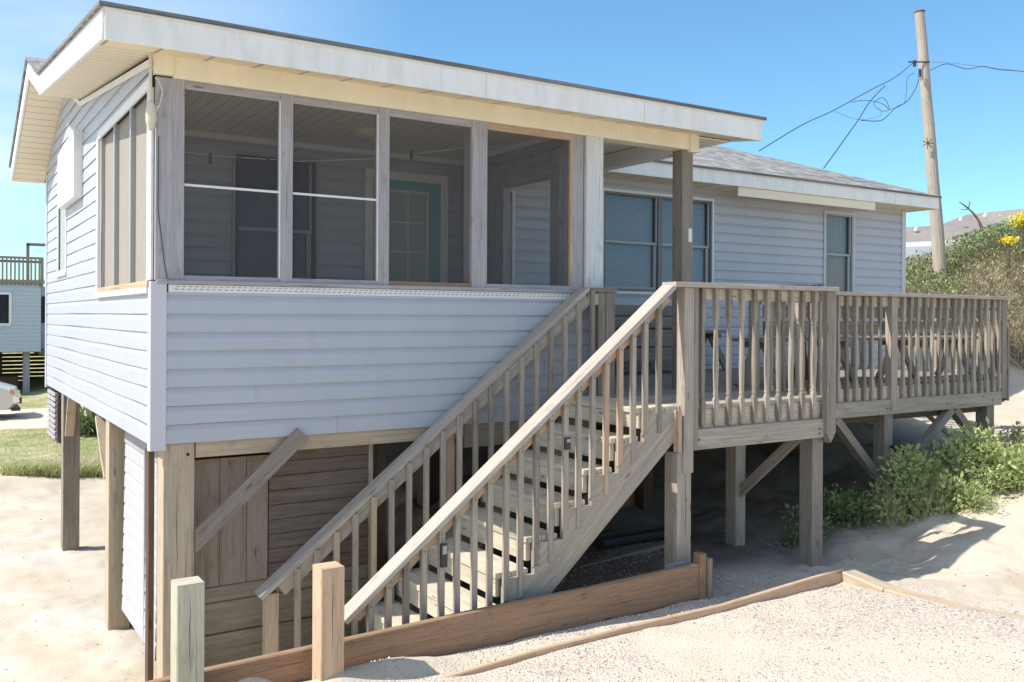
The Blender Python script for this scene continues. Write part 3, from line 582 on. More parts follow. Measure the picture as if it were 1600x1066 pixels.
# soffits
sz = lambda y: pf(y)-.212
sf = MB(); sf.quad([(RX0+.014, -.405, sz(-.405)), (RX1-.013, -.405, sz(-.405)), (RX1-.013, -.03, sz(-.03)), (RX0+.014, -.03, sz(-.03))]); sf.build('front_soffit', 'soffit_x', house)
sf = MB(); sf.quad([(RX0+.014, -.03, sz(-.03)), (.0, -.03, sz(-.03)), (.0, YV, ZV-.19), (RX0+.014, YV, ZV-.19)]); sf.quad([(RX0+.014, YV, ZV-.19), (0, YV, ZV-.19), (0, YR, ZR-.2), (RX0+.014, YR, ZR-.2)]); sf.quad([(RX0+.014, YR, ZR-.2), (0, YR, ZR-.2), (0, 6.84, 4.10), (RX0+.014, 6.84, 4.10)]); sf.build('side_soffit', 'soffit_y', house)
bx('return_soffit', 'ceiling', house, 4.97, RX1-.015, -.03, 1.93, 4.13, 4.14, ch=0); bx('main_soffit', 'soffit_x', house, 4.95, EX-.015, 1.965, WY-.02, 4.108, 4.118, ax=0, ch=0); bx('main_soffit', 'soffit_x', house, XR+.03, EX-.015, WY-.02, 6.83, 4.108, 4.118, ch=0)
bx('roof_deck', 'dark', house, .1, 5.3, .0, 2.0, 4.16, 4.20, ch=0)
# ------------------------------------------------------------- underside : beams and piles
bx('rim_beam', 'wood_new', house, .29, 2.42, .012, .055, 1.405, 1.513); bx('rim_beam', 'wood_green', house, 2.42, 3.7, .0, .05, 1.32, 1.513)
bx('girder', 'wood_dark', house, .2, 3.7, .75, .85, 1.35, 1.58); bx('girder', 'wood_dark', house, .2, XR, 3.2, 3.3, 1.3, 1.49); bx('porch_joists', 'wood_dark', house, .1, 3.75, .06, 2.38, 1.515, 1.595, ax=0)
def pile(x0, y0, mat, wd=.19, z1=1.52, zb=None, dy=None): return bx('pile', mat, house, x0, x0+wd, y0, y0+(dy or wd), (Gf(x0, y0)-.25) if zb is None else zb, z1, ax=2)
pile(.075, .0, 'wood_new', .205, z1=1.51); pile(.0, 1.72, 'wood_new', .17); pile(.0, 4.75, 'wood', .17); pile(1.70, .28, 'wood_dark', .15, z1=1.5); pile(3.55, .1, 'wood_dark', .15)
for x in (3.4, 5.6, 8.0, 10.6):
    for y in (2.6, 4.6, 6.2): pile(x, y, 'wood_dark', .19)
for x in (1.7,): pile(x, 6.15, 'wood_dark', .19)
bm_('knee_brace', 'wood_new', house, (.06, 4.72, 1.05), (.06, 4.5, 1.50), .09, .04, (1, 0, 0)); bm_('knee_brace', 'wood_new', house, (.04, 1.95, 1.0), (-.0+.02, 2.3, 1.49), .09, .04, (1, 0, 0))
bm_('front_brace', 'wood', house, (.22, -.03, .78), (1.04, -.03, 1.53), .04, .115, (0, 1, 0), cut0=lambda q, d: q+d*((.285-q.x)/d.x), cut1=lambda q, d: q+d*((1.512-q.z)/d.z) if False else q)
# storage enclosure beneath the porch
sh = thing('storage_enclosure', (.9, .25, -.2), 'plank walled storage room with a grooved plywood panel under the porch', 'shed')
for a, b in ((.30, .505), (.508, .70), (.703, .86)): bx('plywood_panel', 'ply', sh, a, b, .2, .225, .44, 1.36, ax=2, ch=.004)
for k in range(9):
    z0 = .44+k*.108; bx('wall_plank', 'plank_shade', sh, .868, 1.66, .20+.003*(k % 2), .225, z0, z0+.105, ch=.006)
for z0, z1 in ((.325, .435), (.10, .32), (-.14, .09), (-.35, -.15)): bx('base_plank', 'wood_green', sh, .28, 1.66, .195, .225, z0, z1, ch=.006)
bx('door_post', 'wood_pale', sh, 1.665, 1.70, .19, .28, -.3, 1.40); bx('header_plank', 'wood_brown', sh, .868, 1.66, .21, .24, 1.36, 1.41)
sp = MB(); siding(sp, lambda a, o, z: (.115-o*.5-.02*(1.4-z)/1.4, a, z), [(.72, 1.60, -.04, 1.33), (.19, .70, -.04, 1.33)], z_ref=-.04, depth=.02); sp.build('side_cladding', 'cladding', sh)
bx('side_strip', 'alu', sh, .085, .105, .70, .725, -.06, 1.40); bx('side_header', 'wood_grey', sh, .11, .13, .19, 1.66, 1.33, 1.50); bx('back_wall', 'wood_dark', sh, .2, 1.8, 1.75, 1.8, -.3, 1.4); bx('inner_wall', 'wood_dark', sh, 1.62, 1.66, .25, 1.75, -.3, 1.4, ax=1)
bx('side_post', 'wood_dark', sh, .02, .06, .208, .30, -.35, 1.47)
# rear skirting and lattice
sk = MB()
for k in range(10): sk.box(4.2, XR, 6.3, 6.33, .1+k*.142, .1+k*.142+.137)
sk.build('rear_skirting', 'wood_dark', house)
lt = MB()
for k in range(9): lt.box(.0, .02, 5.55, 6.35, 1.42-k*.065, 1.42-k*.065+.038, ch=.002)
for y in (5.56, 5.93, 6.3): lt.box(.02, .035, y, y+.04, .85, 1.46, ch=.002)
lt.build('slatted_vent', 'wood_grey', house); bx('vent_gap_shade', 'wood_dark', house, .05, .07, 5.55, 6.35, .86, 1.46, ch=0)  # dark sheet added behind the slats to stand for shaded gaps

# ================================================================ deck and stairs
FL = 1.71; RT = 2.665
deck = thing('wooden_deck', (4.5, -.5, FL), 'weathered grey wooden deck with spindle railings on posts', 'deck')
def planks(name, x0, x1, y0, y1, mat='wood', z=FL, w_=.14):
    mb = MB(); y = y0
    while y < y1-.01: mb.box(x0, x1, y, min(y+w_-.006, y1), z-.036, z+random.uniform(-.001, .001), ch=.003); y += w_
    return mb.build(name, mat, deck)
planks('deck_floor', 3.62, 5.36, -1.235, -.42, 'wood_rail'); planks('deck_floor', 3.84, 9.62, -.415, 2.37, 'wood')
planks('deck_floor', 3.63, 3.835, -.415, -.03, 'wood')
Y1 = -1.22; Y2 = -.42
bx('rim_joist', 'wood_tread', deck, 3.62, 5.36, Y1, Y1+.038, 1.50, 1.672); bx('rim_joist', 'wood_rail', deck, 3.745, 5.28, Y1-.05, Y1-.002, 1.36, 1.522)
bx('rim_joist', 'wood_tread', deck, 5.36, 9.6, Y2, Y2+.038, 1.50, 1.672); bx('rim_joist', 'wood_rail', deck, 5.42, 9.5, Y2-.045, Y2-.002, 1.375, 1.535)
bx('rim_joist', 'wood', deck, 5.32, 5.358, Y1+.04, Y2, 1.40, 1.672); bx('rim_joist', 'wood', deck, 9.60, 9.638, Y2, 2.3, 1.40, 1.672)
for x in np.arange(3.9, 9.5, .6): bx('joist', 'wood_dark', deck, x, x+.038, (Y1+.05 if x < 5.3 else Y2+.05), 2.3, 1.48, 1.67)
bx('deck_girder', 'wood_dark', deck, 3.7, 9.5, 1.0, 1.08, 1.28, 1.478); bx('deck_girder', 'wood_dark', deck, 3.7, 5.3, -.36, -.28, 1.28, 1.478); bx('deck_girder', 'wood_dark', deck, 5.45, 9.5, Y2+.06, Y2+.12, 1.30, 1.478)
def dpost(x0, y0, z1, wd=.14, mat='wood', name='support_post'): return bx(name, mat, deck, x0, x0+wd, y0, y0+wd, Gf(x0+.07, y0+.07)-.3, z1, ax=2)
dpost(3.585, Y1-.04, 1.35, .145, 'wood_rail'); dpost(5.20, Y1+.005, 1.36, .14); dpost(5.12, -.40, 1.3, .13, 'wood_rail'); dpost(7.30, Y2-.02, 1.375, .14); dpost(9.24, Y2-.02, 1.375, .145)
for x in (3.7, 5.2, 7.3, 9.3): dpost(x, 1.0, 1.28, .14, 'wood_dark')
bx('bolt', 'black', deck, 7.38, 7.44, Y2-.07, Y2-.03, 1.02, 1.04)
# braces
bm_('brace', 'wood_rail', deck, (5.19, -.33, .70), (5.19, -1.08, 1.36), .038, .09, (1, 0, 0))
bm_('brace', 'wood', deck, (6.50, Y2+.0, 1.37), (7.30, Y2+.0, .62), .09, .09, (0, 1, 0)); bm_('brace', 'wood', deck, (8.52, Y2+.0, 1.37), (7.46, Y2+.0, .60), .09, .09, (0, 1, 0)); bm_('brace', 'wood', deck, (8.58, Y2+.0, 1.37), (9.23, Y2+.0, .80), .09, .09, (0, 1, 0))
bm_('brace', 'wood_rail', deck, (8.4, Y2+.3, 1.37), (9.0, Y2+.1, .85), .03, .05, (0, 1, 0))
# newels
bx('newel_post', 'wood_rail', deck, 3.635, 3.735, Y1-.06, Y1+.03, 1.19, RT-.04, ax=2); bx('newel_post', 'wood_pink', deck, 3.56, 3.60, Y1-.075, Y1-.02, 1.36, 1.68, ax=2)
bx('newel_post', 'wood', deck, 3.738, 3.79, Y1-.055, Y1+.03, 1.36, RT-.04, ax=2)
pts = MB(); pts.prism([(5.275, 1.40), (5.33, 1.31), (5.33, RT-.04), (5.275, RT-.04)], Y1-.085, Y1-.03, 1, True); pts.build('newel_post', 'wood', deck); pts = MB(); pts.prism([(5.333, 1.31), (5.40, 1.40), (5.40, RT-.04), (5.333, RT-.04)], Y1-.08, Y1+.0, 1, True); pts.build('newel_post', 'wood', deck)
bx('newel_post', 'wood_rail', deck, 7.37, 7.47, Y2-.055, Y2+.03, 1.41, RT-.04, ax=2); bx('newel_post', 'wood', deck, 9.50, 9.60, Y2-.05, Y2+.04, 1.45, RT-.04, ax=2)
bx('newel_post', 'wood', deck, 9.605, 9.64, Y2-.06, Y2+.05, 1.42, 2.25, ax=2); bx('newel_post', 'wood', deck, 5.33, 5.40, Y2-.01, Y2+.07, 1.5, RT-.04, ax=2)
# rails
bx('top_rail', 'wood_cap', deck, 3.50, 5.405, Y1-.105, Y1+.05, RT-.038, RT, ax=0); bx('sub_rail', 'wood_tread', deck, 3.80, 5.30, Y1-.0, Y1+.038, RT-.13, RT-.04)
bx('top_rail', 'wood_cap', deck, 5.41, 9.66, Y2-.10, Y2+.05, RT-.038, RT, ax=0); bx('sub_rail', 'wood_tread', deck, 5.44, 9.5, Y2, Y2+.038, RT-.14, RT-.04)
bx('top_rail', 'wood_cap', deck, 5.28, 5.42, Y1+.055, Y2-.105, RT-.038, RT-.001, ax=1); bx('top_rail', 'wood_cap', deck, 9.54, 9.68, Y2+.055, 2.3, RT-.038, RT-.001, ax=1)
sq = .0208
def spindle(zb, zt):
    mb = MB(); n = 8
    prof = [(zb-.012, .3), (zb, .62), (zb+.03, 1), (zb+.20, 1), (zb+.225, .72), (zb+.24, .92), (zb+.255, .78), (zb+.30, .84), (zb+.46, .98), (zb+.66, .84), (zt-.30, .64), (zt-.285, .88), (zt-.27, .68), (zt-.235, 1), (zt, 1)]
    rings = []; ou = random.random()*10
    for z, k in prof:
        round_ = 1 if k == 1 else 0; r = sq*k; c = r*(.12 if round_ else .41)
        rings.append([Vector(p) for p in ((r, -r+c, z), (r, r-c, z), (r-c, r, z), (-r+c, r, z), (-r, r-c, z), (-r, -r+c, z), (-r+c, -r, z), (r-c, -r, z))])
    for a, b in zip(rings, rings[1:]):
        for k in range(8): mb.quad([a[k], a[(k+1) % 8], b[(k+1) % 8], b[k]], [(a[0].z+ou, k*.012), (a[0].z+ou, k*.012+.012), (b[0].z+ou, k*.012+.012), (b[0].z+ou, k*.012)])
    mb.quad(list(reversed(rings[0]))); return mb
def place(proto, parent, x, y, z, rz=0, name=None):
    o = proto.copy(); link(o); o.parent = parent; o.location = Vector((x, y, z))-world_loc(parent); o.rotation_euler = (random.uniform(-.008, .008), random.uniform(-.01, .01), rz); return o
protos = []
for q in range(4):
    pr = spindle(-.0, RT-.04-1.54).build('baluster', 'wood_rail' if q % 2 else 'wood', None); protos.append(pr)
used = set()
def put_bal(i, x, y, z):
    pr = protos[i % 4]
    if i % 4 not in used:
        used.add(i % 4); pr.parent = deck; pr.location = Vector((x, y, z))-world_loc(deck); return pr
    return place(pr, deck, x, y, z)
k = 0
for i in range(10): put_bal(k, 3.86+i*.146, Y1-.022, 1.54); k += 1
for x in [5.55, 5.69, 5.83, 5.97, 6.11, 6.25, 6.39, 6.53, 6.67, 6.81, 6.95, 7.08, 7.22] + [7.60+i*.134 for i in range(15)]: put_bal(k, x, Y2-.022, 1.545); k += 1
for i in range(4): put_bal(k, 5.38, Y1+.16+i*.16, 1.545); k += 1
for i in range(18): put_bal(k, 9.66, Y2+.2+i*.14, 1.545); k += 1
# ---- stairs
SX, RUN, RISE, NS = 3.21, .247, .212, 9
ya, yb = -1.215, -.115
bx('landing_tread', 'wood_tread', deck, SX, 3.345, ya, yb, FL-.038, FL, ax=1); bx('landing_tread', 'wood_tread', deck, 3.351, 3.49, ya, yb, FL-.038, FL, ax=1); bx('landing_tread', 'wood_tread', deck, 3.496, 3.615, ya, yb, FL-.038, FL, ax=1)
bx('riser_board', 'wood_tread', deck, SX+.02, SX+.055, ya, yb, FL-.155, FL-.04, ax=1)
for i in range(1, NS):
    x = SX-RUN*i; z = FL-RISE*i
    t = MB().box(x, x+.128, ya, yb, z-.038, z, ax=1); t.box(x+.134, x+.262, ya, yb, z-.038, z-.001, ax=1); t.build('tread', 'wood_tread', deck)
    if z > -.1: bx('riser_board', 'wood_tread', deck, x+.012, x+.05, ya+.02, yb-.03, z-.168, z-.040, ax=1)
def stringer(y0, y1, mat):
    top = []
    for i in range(NS):
        x = SX-RUN*i+.05; z = FL-RISE*i-.0395
        top += [(x+RUN if i else 3.62, z), (x, z)]
    zb = FL-RISE*NS-.04; pts = top+[(top[-1][0], max(zb, -.28)), (1.45, -.28)]
    sl = RISE/RUN; pts += [(1.56, -.28), (3.62, -.28+sl*(3.62-1.56))] if True else []
    mb = MB(); ou = random.random()*9
    P = pts; d = Vector((RUN, 0, RISE)).normalized(); nn = Vector((-RISE, 0, RUN)).normalized()
    uvf = lambda p: (p[0]*d.x+p[1]*d.z+ou, p[0]*nn.x+p[1]*nn.z)
    # split in convex pieces: per-step quads
    low = lambda x: -.28+sl*(x-1.56)
    for i in range(NS):
        x0 = SX-RUN*i+.05; x1 = x0+RUN if i else 3.62; z = FL-RISE*i-.0395
        a = (x0, max(low(x0), -.28)); b = (x1, max(low(x1), -.28)); c = (x1, z); e_ = (x0, z)
        for yy, rev in ((y0, 0), (y1, 1)):
            q = [(a[0], yy, a[1]), (b[0], yy, b[1]), (c[0], yy, c[1]), (e_[0], yy, e_[1])]; u = [uvf(a), uvf(b), uvf(c), uvf(e_)]
            mb.quad(q if not rev else q[::-1], u if not rev else u[::-1])
        mb.quad([(a[0], y1, a[1]), (b[0], y1, b[1]), (b[0], y0, b[1]), (a[0], y0, a[1])], [uvf(a), uvf(b), uvf(b), uvf(a)])
        mb.quad([(e_[0], y0, e_[1]), (c[0], y0, c[1]), (c[0], y1, c[1]), (e_[0], y1, e_[1])], [uvf(a), uvf(b), uvf(b), uvf(a)])
        mb.quad([(e_[0], y1, e_[1]), (a[0], y1, a[1]), (a[0], y0, a[1]), (e_[0], y0, e_[1])], [uvf(a), uvf(a), uvf(b), uvf(b)])
    return mb.build('stringer', mat, deck)
stringer(ya-.001-.03, ya-.001+.01, 'wood_rail'); stringer(yb-.02, yb+.02, 'wood')
RS = (2.665-.56)/(3.53-.86)
railz = lambda x: 2.665-RS*(3.53-x)
yr = Y1-.022
def rail_line(y, x0, x1, matc, mats, name='stair_rail'):
    bm_(name, matc, deck, (x0, y, railz(x0)-.02), (x1, y, railz(x1)-.02), .14, .038, (0, 1, 0))
    bm_('stair_sub_rail', mats, deck, (x0+.1, y+.04, railz(x0+.1)-.10), (x1, y+.04, railz(x1)-.10), .038, .092, (0, 1, 0))
rail_line(yr, .86, 3.51, 'wood_cap', 'wood_pink'); 
sl = RISE/RUN
def stair_bal(x, y, mat, last=False):
    zt = railz(x)-.048; zb = -.28+sl*(x-1.56)+.07; zb = max(zb, -.2) if x > 1.2 else -.15
    nose = FL-RISE*math.floor((SX+.05-x)/RUN+1) if x < SX else FL
    zb = max(zb, nose-.20)
    mb = MB(); mb.beam((x, y, zb), (x, y, zt), .040, .036, (1, 0, 0), .003, cut0=lambda q, d: q+Vector((0, 0, (q.y-y)*-.9))); return mb.build('stair_baluster', mat, deck)
x = 3.40
while x > .95: stair_bal(x+random.uniform(-.006, .006), yr+.0, random.choice(['wood_rail', 'wood_pink', 'wood_rail', 'wood'])); x -= .124
nl = MB()
for i in range(10):
    for dz in (.03, .07): nl.box(3.856+i*.146, 3.864+i*.146, Y1-.042, Y1-.036, RT-.06-dz, RT-.052-dz, ch=0)
    for dz in (.03, .08): nl.box(3.856+i*.146, 3.864+i*.146, Y1-.042, Y1-.036, 1.56+dz, 1.568+dz, ch=0)
x = 3.40
while x > .95:
    for dz in (.02, .06): nl.box(x-.004, x+.004, yr-.020, yr-.0165, railz(x)-.06-dz, railz(x)-.052-dz, ch=0)
    x -= .124
nl.build('nail_heads', 'rust', deck)
# far rail next to the porch
FRS = (2.645-.44)/(3.54-.70); frz = lambda x: 2.65-FRS*(3.54-x); fy = -.12
bm_('stair_rail', 'wood_cap', deck, (.69, fy, frz(.69)-.02), (3.55, fy, frz(3.55)-.02), .14, .038, (0, 1, 0)); bm_('stair_sub_rail', 'wood_rail', deck, (.84, fy-.035, frz(.84)-.105), (3.55, fy-.035, frz(3.55)-.105), .038, .10, (0, 1, 0))
bx('top_rail', 'wood', deck, 3.55, 3.86, fy-.07, fy+.07, 2.612, 2.65); bx('newel_post', 'wood', deck, 3.74, 3.84, fy-.06, fy+.04, 1.55, 2.61, ax=2); bx('newel_post', 'wood', deck, 3.66, 3.735, fy-.055, fy-.01, 1.71, 2.61, ax=2); bx('sub_rail', 'wood_tread', deck, 3.55, 3.66, fy-.05, fy-.015, 2.50, 2.60)
bx('newel_post', 'wood_new', deck, .735, .825, fy-.045, fy+.045, -.3, frz(.76)-.06, ax=2)
bx('newel_post', 'wood_pink', deck, 2.19, 2.27, fy-.0, fy+.07, -.2, frz(2.2)-.15, ax=2)
x = 3.58
while x > .92:
    zt = frz(x)-.05; nose = FL-RISE*max(0, math.floor((SX+.05-x)/RUN+1)); zb = max(nose-.22, -.2)
    bm_('stair_baluster', random.choice(['wood_new', 'wood_rail', 'wood']), deck, (x, fy-.07, zb), (x, fy-.07, zt), .040, .036, (1, 0, 0)); x -= .146

# ================================================================ things on the deck
def bench(name, x0, x1, y0, yb_, label, back, seat_z=2.19, facing=1, mat='wood'):
    t = thing(name, ((x0+x1)/2, (y0+yb_)/2, FL), label, 'bench')
    for z0, z1 in back: bx('back_board', mat, t, x0, x1, y0, y0+.035, z0, z1)
    d = 1 if yb_ > y0 else -1; ys_ = sorted([y0+d*.05, yb_]); w_ = (ys_[1]-ys_[0])/3
    for i in range(3): bx('seat_board', mat, t, x0, x1, ys_[0]+w_*i, ys_[0]+w_*(i+1)-.012, seat_z-.036, seat_z)
    n = max(2, int((x1-x0)/1.15)+1)
    for i in range(n):
        x = x0+.2+(x1-x0-.4)*i/(n-1); yc = (ys_[0]+ys_[1])/2
        bm_('bench_leg', mat, t, (x, yc, seat_z-.04), (x-.32, yc, FL+.01), .035, .09, (0, 1, 0)); bm_('bench_leg', mat, t, (x+.05, yc, seat_z-.04), (x+.37, yc, FL+.01), .035, .09, (0, 1, 0))
        bx('bench_bearer', mat, t, x-.02, x+.07, ys_[0], ys_[1], seat_z-.10, seat_z-.04, ax=1)
    return t
bench('deck_bench', 5.6, 9.35, Y2+.10, Y2+.56, 'long slatted wooden bench backing onto the far deck railing', [(2.40, 2.52), (2.225, 2.365)])
b2 = bench('deck_bench', 4.35, 7.35, 2.30, 1.86, 'grey plank bench against the house wall under the double window', [(2.42, 2.545), (2.26, 2.40)], seat_z=2.235)
bx('apron_board', 'wood', b2, 4.35, 6.9, 1.82, 1.85, 2.05, 2.20); bx('apron_board', 'wood', b2, 4.35, 6.9, 1.82, 1.85, 1.88, 2.03)
for o in bpy.data.objects:
    if o.name.startswith('deck_bench'): o['group'] = 'benches on the deck'
bb = thing('mosaic_dish', (7.02, .42, FL), 'shallow mosaic patterned dish on a pedestal rising behind the deck railing', 'birdbath')
def mosaic():
    m, n, b = newmat('mosaic_tiles'); g = N(n, 'ShaderNodeTexCoord').outputs['Object']; v = N(n, 'ShaderNodeTexVoronoi'); v.inputs['Scale'].default_value = 26; n.links.new(g, v.inputs['Vector'])
    s = N(n, 'ShaderNodeSeparateColor'); n.links.new(v.outputs['Color'], s.inputs[0])
    n.links.new(ramp(n, s.outputs[0], [(0, (.05, .16, .22)), (.3, (.14, .10, .12)), (.5, (.08, .22, .24)), (.7, (.20, .09, .08)), (1, (.25, .3, .33))]), b.inputs['Base Color']); b.inputs['Roughness'].default_value = .3; return m
M['mosaic'] = mosaic()
M['far_roof'] = paint('brown_shingles', (.25, .225, .205), .95, .35, .3, 1.5)
q = MB().lathe([(0, 1.005), (.10, 1.008), (.18, 1.03), (.245, 1.055), (.262, 1.062), (.265, 1.05), (.20, 1.015), (.12, .985), (.05, .965)], (7.02, .42, FL), 28).build('dish_bowl', 'mosaic', bb, smooth=True); q.rotation_euler = (R(0), R(-2.0), 0)
MB().lathe([(.05, .97), (.035, .7), (.045, .3), (.11, .05), (.13, 0)], (7.02, .42, FL), 16).build('dish_pedestal', 'rust', bb, smooth=True)
# clip lights on the stair balusters
for (x, z, lab, h) in ((1.545, .845, 'small black solar light clipped low on a stair baluster', .15), (2.53, 1.50, 'small dark reflector box fixed high on a stair baluster', .085)):
    t = thing('baluster_light', (x, yr-.03, z), lab, 'light')
    bx('light_body', 'black', t, x-.024, x+.024, yr-.045, yr-.019, z-h/2, z+h/2, ax=2, ch=.006); bx('light_lens', 'steel', t, x-.016, x+.016, yr-.048, yr-.0455, z+.01, z+h/2-.01, ax=2)
# hanging lamp holder at the porch corner
lp = thing('corner_socket', (-.0, -.06, 4.0), 'cream socket hanging from a conduit at the porch corner post', 'light fitting')
q = MB(); q.tube([(-.03, -.045, 4.14), (-.03, -.05, 3.95), (-.028, -.055, 3.79)], .011, 8); q.build('conduit', 'cream', lp)
q = MB(); q.lathe([(.001, -.17), (.02, -.165), (.032, -.11), (.034, -.05), (.024, .01), (.012, .03)], (-.028, -.057, 3.79), 12); q.build('socket_housing', 'cream', lp, smooth=True)
q = MB(); q.tube([(-.01, -.05, 3.72), (.03, -.04, 3.80), (.05, -.04, 3.90), (.02, -.04, 3.97), (.0, -.045, 3.98)], .0035, 5); q.tube([(-.005, -.05, 3.66), (.012, -.045, 3.70), (.004, -.045, 3.75), (.02, -.04, 3.8)], .004, 5); q.build('lead_wire', 'cord', lp)
tag(MB().tube([(.03, -.02, 3.6), (.028, -.02, 3.1), (.075, -.02, 2.72), (.09, -.025, 2.64)], .0035, 5).build('corner_wire', 'cable'), 'thin dark wire running down the porch corner post', 'wire')
# clothesline with pegs
clp = [(.12, 1.0, 3.70), (.65, 1.0, 3.675), (1.38, 1.0, 3.70), (2.0, 1.0, 3.78), (2.97, 1.0, 3.98), (3.6, 1.0, 4.05)]
tag(MB().tube(clp, .004, 5).build('clothesline', 'cord'), 'thin white clothesline sagging across the screened porch', 'clothesline')
for i, (x, z, h, lb) in enumerate(((.63, 3.675, .07, 'dark clothes peg alone at the left of the porch line'), (.86, 3.682, .035, 'small clothes peg second from the left on the porch line'), (1.10, 3.687, .04, 'small clothes peg beside the clump of pegs on the porch line'), (1.24, 3.69, .09, 'clump of grey pegs hanging from the porch line'), (2.42, 3.875, .06, 'dark clothes peg near the right end of the porch line'))):
    tag(MB().box(x-.012, x-.002, .99, 1.01, z-h, z+.02).box(x+.002, x+.012, .99, 1.01, z-h, z+.02).build('clothes_peg', 'wood_dark'), lb, 'clothes peg', 'pegs on the clothesline')

# ================================================================ foreground timbers
def crack(x, y, z0, z1, parent=None, wd=.0035):
    q = MB(); n = 7; rr = random.Random(int(x*1000+z0*77)); pts = []
    for i in range(n+1):
        t = i/n; k_ = math.sin(math.pi*t)*wd; xx = x+rr.uniform(-.004, .004); pts.append((xx, k_, z0+(z1-z0)*t))
    for (x0, k0, za), (x1, k1, zb) in zip(pts, pts[1:]): q.quad([(x0-k0*.5, y-.0012, za), (x0+k0*.5, y-.0012, za), (x1+k1*.5, y-.0012, zb), (x1-k1*.5, y-.0012, zb)])
    return q.build('wood_crack', 'dark', parent)
crack(.165, .0, .55, 1.30, house); crack(.225, .0, .2, .8, house, .0025)
q = MB(); q.tube([(.235, .004, 1.435), (.235, -.002, 1.435)], .012, 10); q.build('knot_hole', 'dark', house)
for x_, z0_, z1_ in ((5.27, .45, 1.0), (3.67, .6, 1.25)): crack(x_, Y1-.041 if x_ < 4 else Y1+.005, z0_, z1_, deck, .004)
for x_, z_ in ((3.80, 1.44), (5.22, 1.44), (5.22, 1.40)): MB().tube([(x_, Y1-.05, z_), (x_, Y1-.058, z_)], .008, 8).build('bolt', 'rust', deck)
for x_ in (5.6, 6.4, 7.3, 7.36, 8.4, 9.3): MB().tube([(x_, Y2-.045, 1.44), (x_, Y2-.053, 1.44)], .008, 8).build('bolt', 'rust', deck)
def bollard(x0, x1, y0, y1, z1, mat, label):
    mb = MB(); a = .006; base = Gf((x0+x1)/2, y0)-.4
    mb.box(x0, x1, y0, y1, base, z1-a, ax=2, ch=.006); mb.prism([(x0+.002, y0+.002), (x1-.002, y0+.002), (x1-.002, y1-.002), (x0+.002, y1-.002)], z1-a, z1-.001, 2)
    b_ = tag(mb.build('bollard', mat), label, 'bollard', 'square timber bollards'); crack(x0+(x1-x0)*.48, y0, z1-.50, z1-.01, b_, .003); crack(x0+(x1-x0)*.7, y0, z1-.62, z1-.25, b_, .002); return b_
bollard(-.19, -.048, -1.60, -1.46, .995, 'wood_pale', 'pale greenish square timber bollard by the house corner')
bollard(.565, .705, -1.665, -1.525, .985, 'wood_border', 'taller looking reddish square timber bollard in front of the stair foot')
rb = MB(); xsb = [-.9, .0, .55, 1.7, 2.6, 3.66]; ztb = [.43, .465, .475, .50, .505, .53]
for i in range(5): 
    rb.beam((xsb[i], -1.40, (ztb[i])-.135), (xsb[i+1], -1.40, (ztb[i+1])-.135), .05, .27, (0, 1, 0), .008)
rbo = rb.build('retaining_board', 'wood_brown'); tag(rbo, 'long brown retaining board behind the two bollards', 'retaining board')
tag(MB().box(3.66, 3.72, -1.44, -1.36, .2, .60, ax=2).build('board_stake', 'wood_brown'), 'short brown stake ending the long retaining board', 'stake')
tag(MB().box(3.725, 3.77, -1.46, -1.40, .18, .56, ax=2).build('board_stake', 'wood'), 'short grey stake beside the brown stake', 'stake')
tag(MB().box(3.45, 3.65, -1.31, -1.275, .30, .52, ax=0).build('grey_block', 'alu'), 'grey metal bracket box at the foot of the near deck post', 'bracket')
lbm = MB(); lx = [.55, 1.1, 1.9, 2.7, 3.5, 4.3, 4.9]; ly = [-1.95, -1.87, -1.80, -1.775, -1.80, -1.775, -1.76]; lz = [.30, .318, .33, .335, .345, .375, .395]
for i in range(6): lbm.beam((lx[i], ly[i], lz[i]-.06), (lx[i+1], ly[i+1], lz[i+1]-.06), .035, .12, (0, 1, 0), .008)
tag(lbm.build('border_board', 'wood_border'), 'low tan border board running between gravel and sand strip', 'border board', 'low border boards of the gravel lot')
lb2 = MB(); px_ = [(4.86, -1.76), (4.80, -2.2), (4.80, -2.8), (4.80, -3.4), (4.75, -4.2)]; pz = [.36, .335, .345, .40, .46]
for i in range(4): lb2.beam((px_[i][0]+.08, px_[i][1], pz[i]-.02), (px_[i+1][0]+.08, px_[i+1][1], pz[i+1]-.02), .15, .08, (1, 0, 0), .01)
tag(lb2.build('border_board', 'wood_new'), 'pale half buried border board leading toward the right foreground', 'border board', 'low border boards of the gravel lot')
# clutter under the deck
zc = lambda x, y: Gf(x, y)
tag(MB().tube([(4.0, .2, zc(4, .2)+.10), (5.0, .15, zc(5, .15)+.07)], .055, 12).build('drain_pipe', 'black'), 'short black drain pipe lying under the deck', 'pipe')
tag(MB().beam((3.1, .35, zc(3.1, .35)+.03), (4.5, -.15, zc(4.5, -.15)+.05), .09, .04).build('loose_plank', 'wood'), 'grey loose plank lying on gravel under the deck', 'plank', 'planks under the deck')
tag(MB().beam((3.0, .6, zc(3.0, .6)+.05), (4.3, .4, zc(4.3, .4)+.06), .06, .06).build('loose_plank', 'wood_dark'), 'dark thin timber behind the grey loose plank', 'plank', 'planks under the deck')
tag(MB().beam((3.2, 1.2, zc(3.2, 1.2)+.14), (5.4, 1.2, zc(4.6, 1.2)+.16), .06, .28).build('stacked_beam', 'wood_brown'), 'wide brown board on edge in the shade beneath the deck', 'board')
